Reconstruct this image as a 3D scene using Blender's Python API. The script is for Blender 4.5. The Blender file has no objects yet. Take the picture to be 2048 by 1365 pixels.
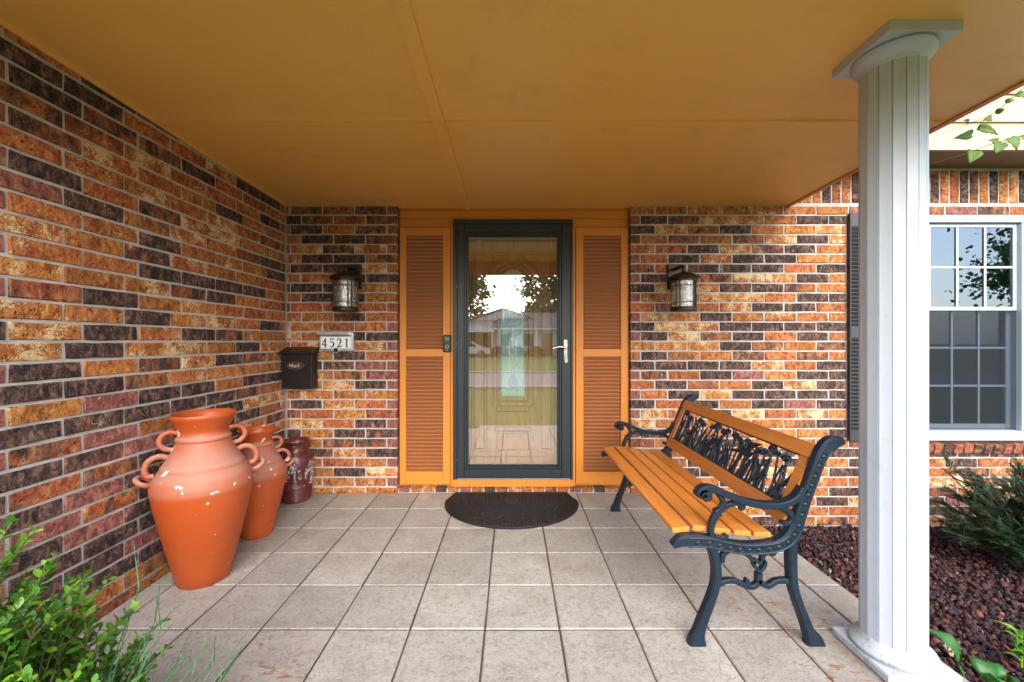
import bpy, math, random
import numpy as np
from mathutils import Vector, Matrix, Euler
random.seed(7); np.random.seed(7)
R = math.radians; PI = math.pi

# ------------------------------------------------------------------ camera, sky, sun, exposure
scene = bpy.context.scene
col = scene.collection
CAM_Z = 1.195
cam_data = bpy.data.cameras.new('camera')
cam = bpy.data.objects.new('camera', cam_data)
col.objects.link(cam)
cam.location = (0, 0, CAM_Z)
cam.rotation_euler = (R(90), 0, 0)
cam_data.sensor_width = 36.0
cam_data.lens = 36.0 * 819 / 2048
cam_data.clip_start = 0.05
cam_data.clip_end = 1000
scene.camera = cam

SUN_EL, SUN_AZ = 30, 10          # azimuth: degrees to the right of straight out of the porch
world = bpy.data.worlds.new('World'); scene.world = world
world.use_nodes = True
wn, wl = world.node_tree.nodes, world.node_tree.links
wn.clear()
w_out = wn.new('ShaderNodeOutputWorld'); w_bg = wn.new('ShaderNodeBackground')
sky = wn.new('ShaderNodeTexSky'); sky.sky_type = 'NISHITA'; sky.sun_disc = False
sky.sun_elevation = R(SUN_EL); sky.sun_rotation = R(180 - SUN_AZ)
sky.air_density = 1.0; sky.dust_density = 2.0; sky.ozone_density = 1.0
w_tc = wn.new('ShaderNodeTexCoord'); w_map = wn.new('ShaderNodeMapping')
w_map.inputs['Scale'].default_value = (1, 1, 2.2)
w_ns = wn.new('ShaderNodeTexNoise'); w_ns.inputs['Scale'].default_value = 2.6
w_ns.inputs['Detail'].default_value = 7; w_ns.inputs['Roughness'].default_value = .58
w_rp = wn.new('ShaderNodeValToRGB')
w_rp.color_ramp.elements[0].position = .43; w_rp.color_ramp.elements[1].position = .70
w_mx = wn.new('ShaderNodeMix'); w_mx.data_type = 'RGBA'
w_mx.inputs[7].default_value = (7.6, 7.9, 8.4, 1)       # thin bright cloud
wl.new(w_tc.outputs['Generated'], w_map.inputs[0]); wl.new(w_map.outputs[0], w_ns.inputs['Vector'])
wl.new(w_ns.outputs['Fac'], w_rp.inputs[0]); wl.new(w_rp.outputs[0], w_mx.inputs[0])
wl.new(sky.outputs[0], w_mx.inputs[6]); wl.new(w_mx.outputs[2], w_bg.inputs[0])
w_bg.inputs[1].default_value = 0.15
wl.new(w_bg.outputs[0], w_out.inputs[0])

sun_l = bpy.data.lights.new('sun', 'SUN'); sun_l.energy = 1.5; sun_l.angle = R(60)
sun_l.color = (1, .975, .95)
sun = bpy.data.objects.new('sun', sun_l); col.objects.link(sun)
_d = Vector((math.sin(R(SUN_AZ)) * math.cos(R(SUN_EL)), -math.cos(R(SUN_AZ)) * math.cos(R(SUN_EL)), math.sin(R(SUN_EL))))
sun.rotation_euler = _d.to_track_quat('Z', 'Y').to_euler()
sun.location = (3, -6, 9)

vs = scene.view_settings
vs.view_transform = 'Standard'; vs.look = 'None'; vs.gamma = 1; vs.use_curve_mapping = False
vs.exposure = 1.82
scene.render.engine = 'CYCLES'
cy = scene.cycles
cy.use_denoising = True
cy.max_bounces = 9; cy.diffuse_bounces = 6; cy.glossy_bounces = 5; cy.transmission_bounces = 6; cy.transparent_max_bounces = 12
cy.caustics_reflective = False; cy.caustics_refractive = False
cy.sample_clamp_indirect = 8

# ------------------------------------------------------------------ materials
MATS = {}
class NT:
    """small helper round a material's node tree"""
    def __init__(s, name):
        m = bpy.data.materials.new(name); m.use_nodes = True
        s.m, s.n, s.l = m, m.node_tree.nodes, m.node_tree.links
        s.b = s.n['Principled BSDF']; s.out = s.n['Material Output']
        MATS[name] = m
    def node(s, t, ins=None, **props):
        k = s.n.new(t)
        for a, v in props.items(): setattr(k, a, v)
        for a, v in (ins or {}).items(): s.set(k.inputs[a], v)
        return k
    def set(s, sock, v):
        if hasattr(v, 'links') or isinstance(v, bpy.types.NodeSocket): s.l.new(v, sock)
        else:
            if isinstance(v, (tuple, list)) and len(v) == 3 and sock.type == 'RGBA': v = (*v, 1)
            sock.default_value = v
    def coord(s, kind='Object'): return s.node('ShaderNodeTexCoord').outputs[kind]
    def noise(s, vec, scale, detail=4, rough=.55, dist=0., out='Fac'):
        k = s.node('ShaderNodeTexNoise', {'Scale': scale, 'Detail': detail, 'Roughness': rough, 'Distortion': dist})
        if vec is not None: s.l.new(vec, k.inputs['Vector'])
        return k.outputs[out]
    def map(s, vec, scale=(1, 1, 1), loc=(0, 0, 0), rot=(0, 0, 0)):
        return s.node('ShaderNodeMapping', {'Vector': vec, 'Scale': scale, 'Location': loc, 'Rotation': rot}).outputs[0]
    def ramp(s, fac, stops, interp='LINEAR'):
        k = s.node('ShaderNodeValToRGB'); s.l.new(fac, k.inputs[0]); cr = k.color_ramp; cr.interpolation = interp
        while len(cr.elements) < len(stops): cr.elements.new(.5)
        for e, (p, c) in zip(cr.elements, stops):
            e.position = p; e.color = (c, c, c, 1) if isinstance(c, (int, float)) else (*c, 1)
        return k.outputs[0]
    def mix(s, fac, a, b, blend='MIX'):
        k = s.node('ShaderNodeMix', data_type='RGBA', blend_type=blend)
        s.set(k.inputs[0], fac); s.set(k.inputs[6], a); s.set(k.inputs[7], b)
        return k.outputs[2]
    def math(s, op, a, b=0., c=0., clamp=False):
        k = s.node('ShaderNodeMath', operation=op, use_clamp=clamp)
        s.set(k.inputs[0], a); s.set(k.inputs[1], b); s.set(k.inputs[2], c)
        return k.outputs[0]
    def smooth(s, v, lo, hi):
        k = s.node('ShaderNodeMapRange', interpolation_type='SMOOTHSTEP')
        s.set(k.inputs[0], v); s.set(k.inputs[1], lo); s.set(k.inputs[2], hi)
        return k.outputs[0]
    def vadd(s, a, b):
        k = s.node('ShaderNodeVectorMath', operation='ADD'); s.set(k.inputs[0], a); s.set(k.inputs[1], b); return k.outputs[0]
    def vscale(s, a, f):
        k = s.node('ShaderNodeVectorMath', operation='SCALE'); s.set(k.inputs[0], a); s.set(k.inputs['Scale'], f); return k.outputs[0]
    def bump(s, h, strength=.3, dist=.003):
        k = s.node('ShaderNodeBump', {'Height': h, 'Strength': strength, 'Distance': dist}); s.l.new(k.outputs[0], s.b.inputs['Normal'])
    def fin(s, color=None, rough=None, **kw):
        if color is not None: s.set(s.b.inputs['Base Color'], color)
        if rough is not None: s.set(s.b.inputs['Roughness'], rough)
        for a, v in kw.items(): s.set(s.b.inputs[a.replace('_', ' ')], v)
        return s.m

def seeded(t, amount=40.):
    """object coordinates shifted per object, so alike pieces differ"""
    oi = t.node('ShaderNodeObjectInfo')
    cmb = t.node('ShaderNodeCombineXYZ')
    t.l.new(t.math('MULTIPLY', oi.outputs['Random'], amount), cmb.inputs[0])
    t.l.new(t.math('MULTIPLY', oi.outputs['Random'], amount * 1.73), cmb.inputs[1])
    t.l.new(t.math('MULTIPLY', oi.outputs['Random'], amount * .61), cmb.inputs[2])
    return t.vadd(t.coord('Object'), cmb.outputs[0]), oi

def m_brick():
    t = NT('brick'); v, oi = seeded(t)
    sep = t.node('ShaderNodeSeparateColor'); t.l.new(oi.outputs['Color'], sep.inputs[0])
    dark, cream, pink = sep.outputs[0], sep.outputs[1], sep.outputs[2]
    big = t.noise(t.map(v, (1.0, 1, .6)), 13, 4, .6, .8)
    mid = t.noise(t.map(v, (1.2, 1, .7)), 30, 6, .72, .8)
    fine = t.noise(v, 170, 4, .7)
    o = t.ramp(mid, [(.34, (.12, .028, .010)), (.43, (.29, .080, .022)), (.52, (.42, .145, .038)), (.60, (.50, .215, .068)), (.68, (.62, .36, .15))])
    rnd = t.node('ShaderNodeTexWhiteNoise', noise_dimensions='1D'); t.l.new(oi.outputs['Random'], rnd.inputs['W'])
    hsv = t.node('ShaderNodeHueSaturation', {'Color': o, 'Saturation': 1.0})
    t.l.new(t.math('MULTIPLY_ADD', rnd.outputs[0], .022, .489), hsv.inputs['Hue'])
    t.l.new(t.math('MULTIPLY_ADD', oi.outputs['Random'], .35, .82), hsv.inputs['Value'])
    o = t.mix(pink, hsv.outputs[0], t.ramp(mid, [(.36, (.10, .034, .036)), (.5, (.24, .085, .078)), (.64, (.42, .19, .15))]))
    dk = t.ramp(mid, [(.38, (.014, .010, .010)), (.46, (.042, .026, .024)), (.53, (.095, .056, .048)), (.60, (.19, .105, .075)), (.67, (.34, .16, .08))])
    dm = t.math('ADD', t.math('MULTIPLY_ADD', big, 1.7, -.85), t.math('MULTIPLY_ADD', dark, 1.3, -.65))
    dm = t.math('ADD', dm, t.math('MULTIPLY_ADD', mid, .7, -.35))
    c = t.mix(t.smooth(dm, -.18, .24), o, dk)
    # pale lime / kiln splashes, crackled
    cr = t.noise(v, 42, 6, .75, 2.6)
    cm = t.math('ADD', t.math('MULTIPLY_ADD', cr, 1.0, -.72), t.math('MULTIPLY_ADD', cream, .22, 0))
    cm = t.math('ADD', cm, t.math('MULTIPLY_ADD', t.noise(v, 11, 2), .75, -.38))
    c = t.mix(t.math('MULTIPLY', t.smooth(cm, .0, .10), .9), c, (.70, .55, .30))
    # dark pits and iron spots
    sp = t.noise(v, 70, 2, .5)
    c = t.mix(t.math('MULTIPLY', t.smooth(sp, .63, .70), .8), c, (.05, .014, .010))
    c = t.mix(t.math('MULTIPLY', t.smooth(fine, .60, .72), .5), c, (.62, .44, .30))
    h = t.math('ADD', t.math('MULTIPLY', mid, .8), t.math('MULTIPLY', fine, .45))
    h = t.math('SUBTRACT', h, t.math('MULTIPLY', t.smooth(sp, .62, .74), .5))
    t.bump(h, .9, .008)
    return t.fin(c, .82, Specular_IOR_Level=.3)

def m_mortar():
    t = NT('mortar'); v = t.coord('Object')
    n = t.noise(v, 9, 5, .6); f = t.noise(v, 260, 3, .7)
    c = t.ramp(n, [(.3, (.38, .365, .34)), (.7, (.55, .535, .51))])
    c = t.mix(t.smooth(f, .55, .75), c, (.30, .29, .27))
    t.bump(f, .5, .003); return t.fin(c, .95)

def m_tile():
    t = NT('floor_tile'); v, oi = seeded(t, 23.)
    wp = t.node('ShaderNodeNewGeometry').outputs['Position']
    big = t.noise(v, 5, 4, .6, .4); mid = t.noise(v, 52, 7, .75, .7); fine = t.noise(v, 190, 4, .7)
    c = t.ramp(big, [(.3, (.335, .312, .278)), (.55, (.385, .362, .326)), (.75, (.43, .408, .37))])
    c = t.mix(.75, c, t.ramp(mid, [(.36, (.52, .50, .47)), (.47, (.82, .81, .79)), (.56, (1, 1, 1)), (.66, (.80, .775, .73))]), 'MULTIPLY')
    ridge = t.node('ShaderNodeTexVoronoi', {'Vector': t.vadd(v, t.vscale(t.noise(v, 14, 3, .6, 0, 'Color'), .22)), 'Scale': 11.}, feature='DISTANCE_TO_EDGE').outputs['Distance']
    cr = t.smooth(ridge, .0, .035)
    c = t.mix(t.math('MULTIPLY_ADD', cr, -.30, .30), c, (.16, .14, .12))
    c = t.mix(t.math('MULTIPLY', t.smooth(fine, .6, .8), .35), c, (.15, .13, .11))
    br = t.node('ShaderNodeHueSaturation', {'Color': c})
    t.l.new(t.math('MULTIPLY_ADD', oi.outputs['Random'], .22, .89), br.inputs['Value']); c = br.outputs[0]
    # damp brown staining that settles in patches
    st = t.smooth(t.noise(wp, 2.6, 4, .6), .52, .72)
    c = t.mix(t.math('MULTIPLY', st, .33), c, (.15, .105, .07))
    # rust drips where the bench stands and beside the shrub
    spots = None
    for (x, y, r) in ((.95, 1.95, .26), (1.25, 1.78, .30), (1.35, 2.15, .22), (1.2, 1.45, .2), (-.85, 1.42, .24), (-.95, 1.66, .12)):
        d = t.node('ShaderNodeVectorMath', operation='DISTANCE'); t.l.new(wp, d.inputs[0]); d.inputs[1].default_value = (x, y, 0)
        k = t.smooth(d.outputs['Value'], r, r * .3)
        spots = k if spots is None else t.math('MAXIMUM', spots, k)
    rn = t.noise(t.map(wp, (1, 2.4, 1)), 19, 3, .6, .3)
    rm = t.math('MULTIPLY', spots, t.smooth(rn, .55, .64))
    c = t.mix(t.math('MULTIPLY', rm, .8), c, (.30, .105, .022))
    h = t.math('ADD', t.math('MULTIPLY', mid, 1.0), t.math('MULTIPLY', fine, .25)); h = t.math('ADD', h, t.math('MULTIPLY', cr, .35))
    t.bump(h, .55, .006)
    return t.fin(c, t.math('MULTIPLY_ADD', mid, .25, .45))

def m_grout():
    t = NT('grout'); v = t.coord('Object')
    n = t.noise(v, 3, 3); c = t.ramp(n, [(.38, (.075, .058, .047)), (.55, (.055, .035, .028)), (.66, (.08, .028, .024))])
    t.bump(t.noise(v, 200, 3), .4, .002); return t.fin(c, .9)

def m_paint(name, c1, c2, rough=.5, grain=120, bump=.12, scale=(1, 1, 1), dirt=0., dcol=(.1, .07, .04)):
    t = NT(name); v = t.coord('Object'); m = t.map(v, scale)
    n = t.noise(v, 2.2, 4, .6); f = t.noise(m, grain, 3, .6)
    c = t.mix(n, c1, c2)
    c = t.mix(t.math('MULTIPLY', t.smooth(f, .5, .8), .12), c, dcol)
    if dirt: c = t.mix(t.math('MULTIPLY', t.smooth(t.noise(v, 16, 6, .75), .53, .64), dirt), c, dcol)
    t.bump(f, bump, .002); return t.fin(c, rough)

def m_ceiling():
    t = NT('ceiling_paint'); v = t.coord('Object')
    n = t.noise(v, 1.1, 4, .6)
    g = t.math('ADD', t.noise(t.map(v, (4, 160, 1)), 3, 3, .6), t.noise(t.map(v, (160, 4, 1)), 3, 3, .6))
    c = t.mix(n, (.85, .44, .105), (.90, .49, .13))
    c = t.mix(t.math('MULTIPLY', t.smooth(t.noise(v, 4, 7, .72), .52, .68), .16), c, (.45, .2, .05))
    t.bump(g, .3, .003); return t.fin(c, .34)

def m_simple(name, c, rough=.5, metallic=0., bump=0., scale=80, var=.25, **kw):
    t = NT(name); v = t.coord('Object'); n = t.noise(v, 6, 5, .62)
    cc = t.mix(n, tuple(x * (1 - var) for x in c), tuple(min(1, x * (1 + var)) for x in c))
    if bump: t.bump(t.noise(v, scale, 4, .65), bump, .003)
    return t.fin(cc, t.math('MULTIPLY_ADD', t.noise(v, 14, 4), .2, rough - .1), Metallic=metallic, **kw)

def m_terracotta():
    t = NT('terracotta'); v = t.coord('Object'); sep = t.node('ShaderNodeSeparateXYZ', {'Vector': v})
    geo = t.node('ShaderNodeNewGeometry'); ns = t.node('ShaderNodeSeparateXYZ', {'Vector': geo.outputs['Normal']})
    n = t.noise(v, 5, 4, .6); band = t.noise(t.map(v, (1, 1, 9)), 4, 3); f = t.noise(v, 130, 4, .7)
    c = t.mix(n, (.33, .052, .008), (.42, .078, .013)); c = t.mix(t.math('MULTIPLY', t.smooth(band, .5, .7), .25), c, (.27, .042, .008))
    # dust lies on the upward shoulder only
    up = t.smooth(t.math('ADD', ns.outputs[2], t.math('MULTIPLY_ADD', n, .25, -.12)), .22, .62)
    hz = t.smooth(sep.outputs[2], .455, .485)
    top = t.smooth(sep.outputs[2], .76, .72)
    dust = t.math('MULTIPLY', t.math('MULTIPLY', t.math('MAXIMUM', up, .35), hz), top)
    c = t.mix(t.math('MULTIPLY', dust, t.math('MULTIPLY_ADD', f, .6, .5)), c, (.36, .215, .17))
    # chips down to the white slip
    sv, _oi = seeded(t, 5.); ch = t.noise(sv, 30, 4, .6, .4); ch2 = t.noise(sv, 7.5, 2, .5)
    big = t.math('MULTIPLY', t.smooth(ch2, .645, .655), t.smooth(ch, .49, .52))
    big2 = t.math('MULTIPLY', t.smooth(t.noise(t.map(sv, (1, 1, 1.6), (3.1, 1.7, .4)), 11, 3, .65), .675, .685), t.math('MULTIPLY', hz, top)); chip = t.math('MAXIMUM', t.math('MAXIMUM', big2, t.math('MULTIPLY', big, hz)), t.smooth(t.noise(v, 38, 1, .4), .79, .80))
    c = t.mix(chip, c, (.80, .74, .66))
    t.bump(t.math('SUBTRACT', t.math('MULTIPLY', f, .3), chip), .3, .003)
    return t.fin(c, t.math('MULTIPLY_ADD', dust, .35, .42))

def m_glaze():
    t = NT('oxblood_glaze'); v = t.coord('Object'); n = t.noise(v, 12, 5, .65); f = t.noise(v, 90, 3, .6)
    c = t.mix(n, (.075, .012, .011), (.135, .028, .024))
    c = t.mix(t.math('MULTIPLY', t.smooth(n, .55, .75), .4), c, (.19, .10, .09))
    c = t.mix(t.smooth(t.noise(v, 46, 2), .70, .73), c, (.62, .56, .53))
    t.bump(f, .2, .002); return t.fin(c, .28)

def m_relief():
    t = NT('worn_relief'); v = t.coord('Object'); n = t.noise(v, 70, 4, .7)
    c = t.ramp(n, [(.35, (.07, .03, .03)), (.52, (.22, .15, .145)), (.62, (.62, .57, .55))])
    t.bump(n, .5, .003); return t.fin(c, .5)

def m_wood(name, c1, c2, c3, scale=(1, .05, 1), rough=.38, var=True):
    t = NT(name); v, oi = seeded(t, 9.)
    m = t.map(v, scale)
    w = t.noise(m, 55, 5, .65, 1.2); f = t.noise(t.map(v, tuple(x * 1.0 for x in scale)), 260, 3, .7)
    c = t.ramp(w, [(.3, c1), (.5, c2), (.72, c3)])
    c = t.mix(t.math('MULTIPLY', t.smooth(f, .55, .8), .3), c, tuple(x * .55 for x in c1))
    hv = t.node('ShaderNodeHueSaturation', {'Color': c}); t.l.new(t.math('MULTIPLY_ADD', oi.outputs['Random'], .25, .87), hv.inputs['Value'])
    t.bump(t.math('ADD', w, f), .15, .002); return t.fin(hv.outputs[0], rough)

def m_iron():
    t = NT('cast_iron'); v = t.coord('Object'); n = t.noise(v, 40, 5, .7); b = t.noise(v, 7, 3)
    c = t.mix(b, (.004, .011, .020), (.009, .020, .034))
    c = t.mix(t.math('MULTIPLY', t.smooth(n, .62, .78), .35), c, (.05, .07, .09))
    t.bump(n, .35, .002); return t.fin(c, t.math('MULTIPLY_ADD', n, .3, .22), Specular_IOR_Level=.28)

def m_glass(name, tint=(.9, .94, .93), base=.26, rough=.0, col=(1, 1, 1)):
    t = NT(name); t.n.remove(t.b)
    tr = t.node('ShaderNodeBsdfTransparent', {'Color': tint}); gl = t.node('ShaderNodeBsdfGlossy', {'Roughness': rough, 'Color': col})
    fr = t.node('ShaderNodeFresnel', {'IOR': 1.5})
    mx = t.node('ShaderNodeMixShader'); t.l.new(t.math('ADD', fr.outputs[0], base, clamp=True), mx.inputs[0])
    t.l.new(tr.outputs[0], mx.inputs[1]); t.l.new(gl.outputs[0], mx.inputs[2]); t.l.new(mx.outputs[0], t.out.inputs[0])
    return t

def m_leaf(name, c1, c2, c3, rough=.35, trans=.25):
    t = NT(name); g = t.node('ShaderNodeNewGeometry'); oi = t.node('ShaderNodeObjectInfo')
    rnd = t.math('FRACT', t.math('ADD', g.outputs['Random Per Island'], oi.outputs['Random']))
    c = t.ramp(rnd, [(.0, c1), (.55, c2), (1., c3)])
    t.fin(c, rough)
    tl = t.node('ShaderNodeBsdfTranslucent', {'Color': t.mix(.5, c, c3)}); mx = t.node('ShaderNodeMixShader', {0: trans})
    t.l.new(t.b.outputs[0], mx.inputs[1]); t.l.new(tl.outputs[0], mx.inputs[2]); t.l.new(mx.outputs[0], t.out.inputs[0])
    return t.m

m_brick(); m_mortar(); m_tile(); m_grout(); m_ceiling(); m_terracotta(); m_glaze(); m_relief(); m_iron()
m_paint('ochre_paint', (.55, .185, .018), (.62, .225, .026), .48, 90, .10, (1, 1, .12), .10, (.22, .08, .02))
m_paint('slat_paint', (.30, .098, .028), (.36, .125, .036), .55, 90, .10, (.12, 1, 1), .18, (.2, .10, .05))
m_paint('white_paint', (.43, .47, .53), (.48, .52, .575), .45, 60, .05, (1, 1, .1), .16, (.34, .34, .32))
m_paint('worn_white', (.36, .385, .42), (.48, .51, .545), .6, 40, .6, (1, 1, 1), .75, (.23, .23, .24))
m_paint('window_vinyl', (.40, .46, .515), (.46, .52, .57), .4, 60, .03)
m_paint('siding_paint', (.46, .32, .20), (.52, .37, .24), .6, 70, .1, (.1, 1, 1))
m_paint('soffit_paint', (.17, .095, .045), (.21, .12, .06), .6)
m_paint('door_enamel', (.011, .018, .024), (.017, .026, .033), .36, 200, .03)
m_paint('shutter_black', (.022, .024, .03), (.034, .037, .045), .5, 90, .1)
m_wood('bench_wood', (.40, .125, .018), (.52, .18, .026), (.58, .225, .04), (1, .04, 1), .4)
m_wood('oak', (.24, .12, .038), (.40, .21, .07), (.48, .27, .10), (1, 1, .06), .35)
m_simple('silver', (.72, .72, .72), .25, 1., var=.08)
m_simple('aluminium', (.62, .66, .72), .32, .9, var=.1)
m_simple('bronze_black', (.011, .009, .009), .42, .2, .1, 120)
m_simple('lantern_bronze', (.035, .024, .013), .38, .6, .1, 120)
m_simple('plaque_bronze', (.22, .17, .15), .25, .9, var=.2)
m_simple('black_plastic', (.012, .012, .013), .35)
m_simple('white_plate', (.82, .83, .84), .45, var=.04)
m_simple('digit_black', (.012, .012, .014), .5)
m_simple('green_screen', (.06, .32, .04), .2)
m_simple('rubber', (.016, .012, .012), .65, 0, .3, 300)
m_simple('grey_ring', (.45, .46, .48), .4)
m_simple('curtain_cloth', (.20, .17, .155), .9)
m_simple('room_dark', (.035, .034, .036), .9)
m_simple('lead_came', (.72, .76, .76), .3, .5, var=.1)
m_simple('asphalt', (.20, .20, .205), .9, 0, .4, 90, .12)
m_simple('concrete', (.42, .41, .39), .9, 0, .4, 60, .15)
m_simple('soil', (.05, .032, .026), .95, 0, .6, 60)
m_simple('house_white', (.68, .68, .66), .7, var=.06)
m_simple('roof_shingle', (.13, .125, .125), .9, 0, .5, 40, .2)
m_simple('window_dark', (.02, .024, .028), .1)
m_simple('garage_brown', (.12, .075, .05), .7)
m_simple('bark', (.09, .062, .042), .9, 0, .6, 50)
m_simple('twig', (.09, .085, .025), .7)
m_simple('car_paint', (.62, .63, .64), .25, var=.04)
m_simple('tyre', (.015, .015, .015), .8)
m_simple('dry_leaf', (.42, .34, .25), .8)
m_simple('bulb_glass', (.7, .7, .66), .2)
m_glass('storm_glass', (.96, .97, .96), .105)
m_glass('window_glass', (.62, .70, .80), .13, 0., (.66, .82, 1.))
_t = m_glass('seedy_glass', (.62, .60, .52), .22, .06); _v = _t.coord('Object')
_b = _t.node('ShaderNodeBump', {'Height': _t.noise(_v, 55, 3, .6, 1.), 'Strength': .9, 'Distance': .006})
for _n in _t.n:
    if _n.type == 'BSDF_GLOSSY': _t.l.new(_b.outputs[0], _n.inputs['Normal'])
_t = NT('screen_mesh'); _tr = _t.node('ShaderNodeBsdfTransparent', {'Color': (.85, .87, .9)}); _mx = _t.node('ShaderNodeMixShader', {0: .26}); _t.fin((.012, .016, .024), .7)
_t.l.new(_tr.outputs[0], _mx.inputs[1]); _t.l.new(_t.b.outputs[0], _mx.inputs[2]); _t.l.new(_mx.outputs[0], _t.out.inputs[0])
def m_lite():
    t = NT('lite_glass'); v = t.coord('Object')
    n = t.noise(v, 30, 3, .6, .6); c = t.mix(n, (.44, .66, .60), (.56, .76, .71))
    t.bump(t.noise(v, 90, 3), .06, .002)
    return t.fin(c, .05, **{'Specular_IOR_Level': 1.0, 'Coat_Weight': 1.0, 'Coat_IOR': 2.2})
m_lite()
def m_bevel():
    t = NT('bevel_glass'); t.fin((.42, .52, .52), .08, Specular_IOR_Level=1.0); return t.m
m_bevel()
m_leaf('box_leaf', (.014, .070, .007), (.055, .195, .014), (.21, .41, .03), .28)
m_leaf('wisp_leaf', (.02, .09, .03), (.04, .15, .05), (.10, .25, .08), .5)
m_leaf('yew_leaf', (.006, .026, .011), (.013, .058, .022), (.035, .12, .036), .5, .12)
m_leaf('vine_leaf', (.10, .24, .03), (.17, .36, .05), (.30, .46, .08), .45, .4)
m_leaf('hosta_leaf', (.035, .16, .025), (.06, .24, .04), (.10, .30, .06), .4, .3)
m_leaf('bright_leaf', (.10, .30, .02), (.16, .42, .03), (.28, .52, .06), .4, .35)
m_leaf('tree_leaf', (.022, .05, .012), (.045, .10, .02), (.10, .17, .035), .6, .3)
def m_lava():
    t = NT('lava_rock'); g = t.node('ShaderNodeNewGeometry'); v = t.coord('Object'); n = t.noise(v, 90, 4, .7)
    c = t.ramp(g.outputs['Random Per Island'], [(0, (.012, .010, .014)), (.35, (.028, .016, .021)), (.6, (.058, .020, .022)), (.82, (.10, .028, .024)), (.96, (.15, .045, .03)), (1., (.2, .17, .16))])
    c = t.mix(t.math('MULTIPLY', t.smooth(n, .5, .7), .5), c, (.025, .012, .014))
    t.bump(n, 1., .006); return t.fin(c, .9)
m_lava()
def m_lawn():
    t = NT('lawn'); v = t.coord('Object'); n = t.noise(v, .35, 5, .6); f = t.noise(v, 30, 4, .7)
    c = t.ramp(n, [(.3, (.075, .125, .018)), (.7, (.14, .18, .032))]); c = t.mix(t.math('MULTIPLY', f, .4), c, (.04, .09, .01))
    t.bump(f, .8, .03); return t.fin(c, .9)
m_lawn()
def m_mat():
    t = NT('mat_rubber'); v = t.coord('Object'); n = t.noise(v, 200, 3, .6)
    c = t.mix(n, (.010, .008, .008), (.024, .018, .017))
    c = t.mix(t.smooth(t.noise(v, 42, 2, .5), .765, .78), c, (.4, .38, .34))
    t.bump(n, .3, .002); return t.fin(c, .6, Specular_IOR_Level=.2)
m_mat()

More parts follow.
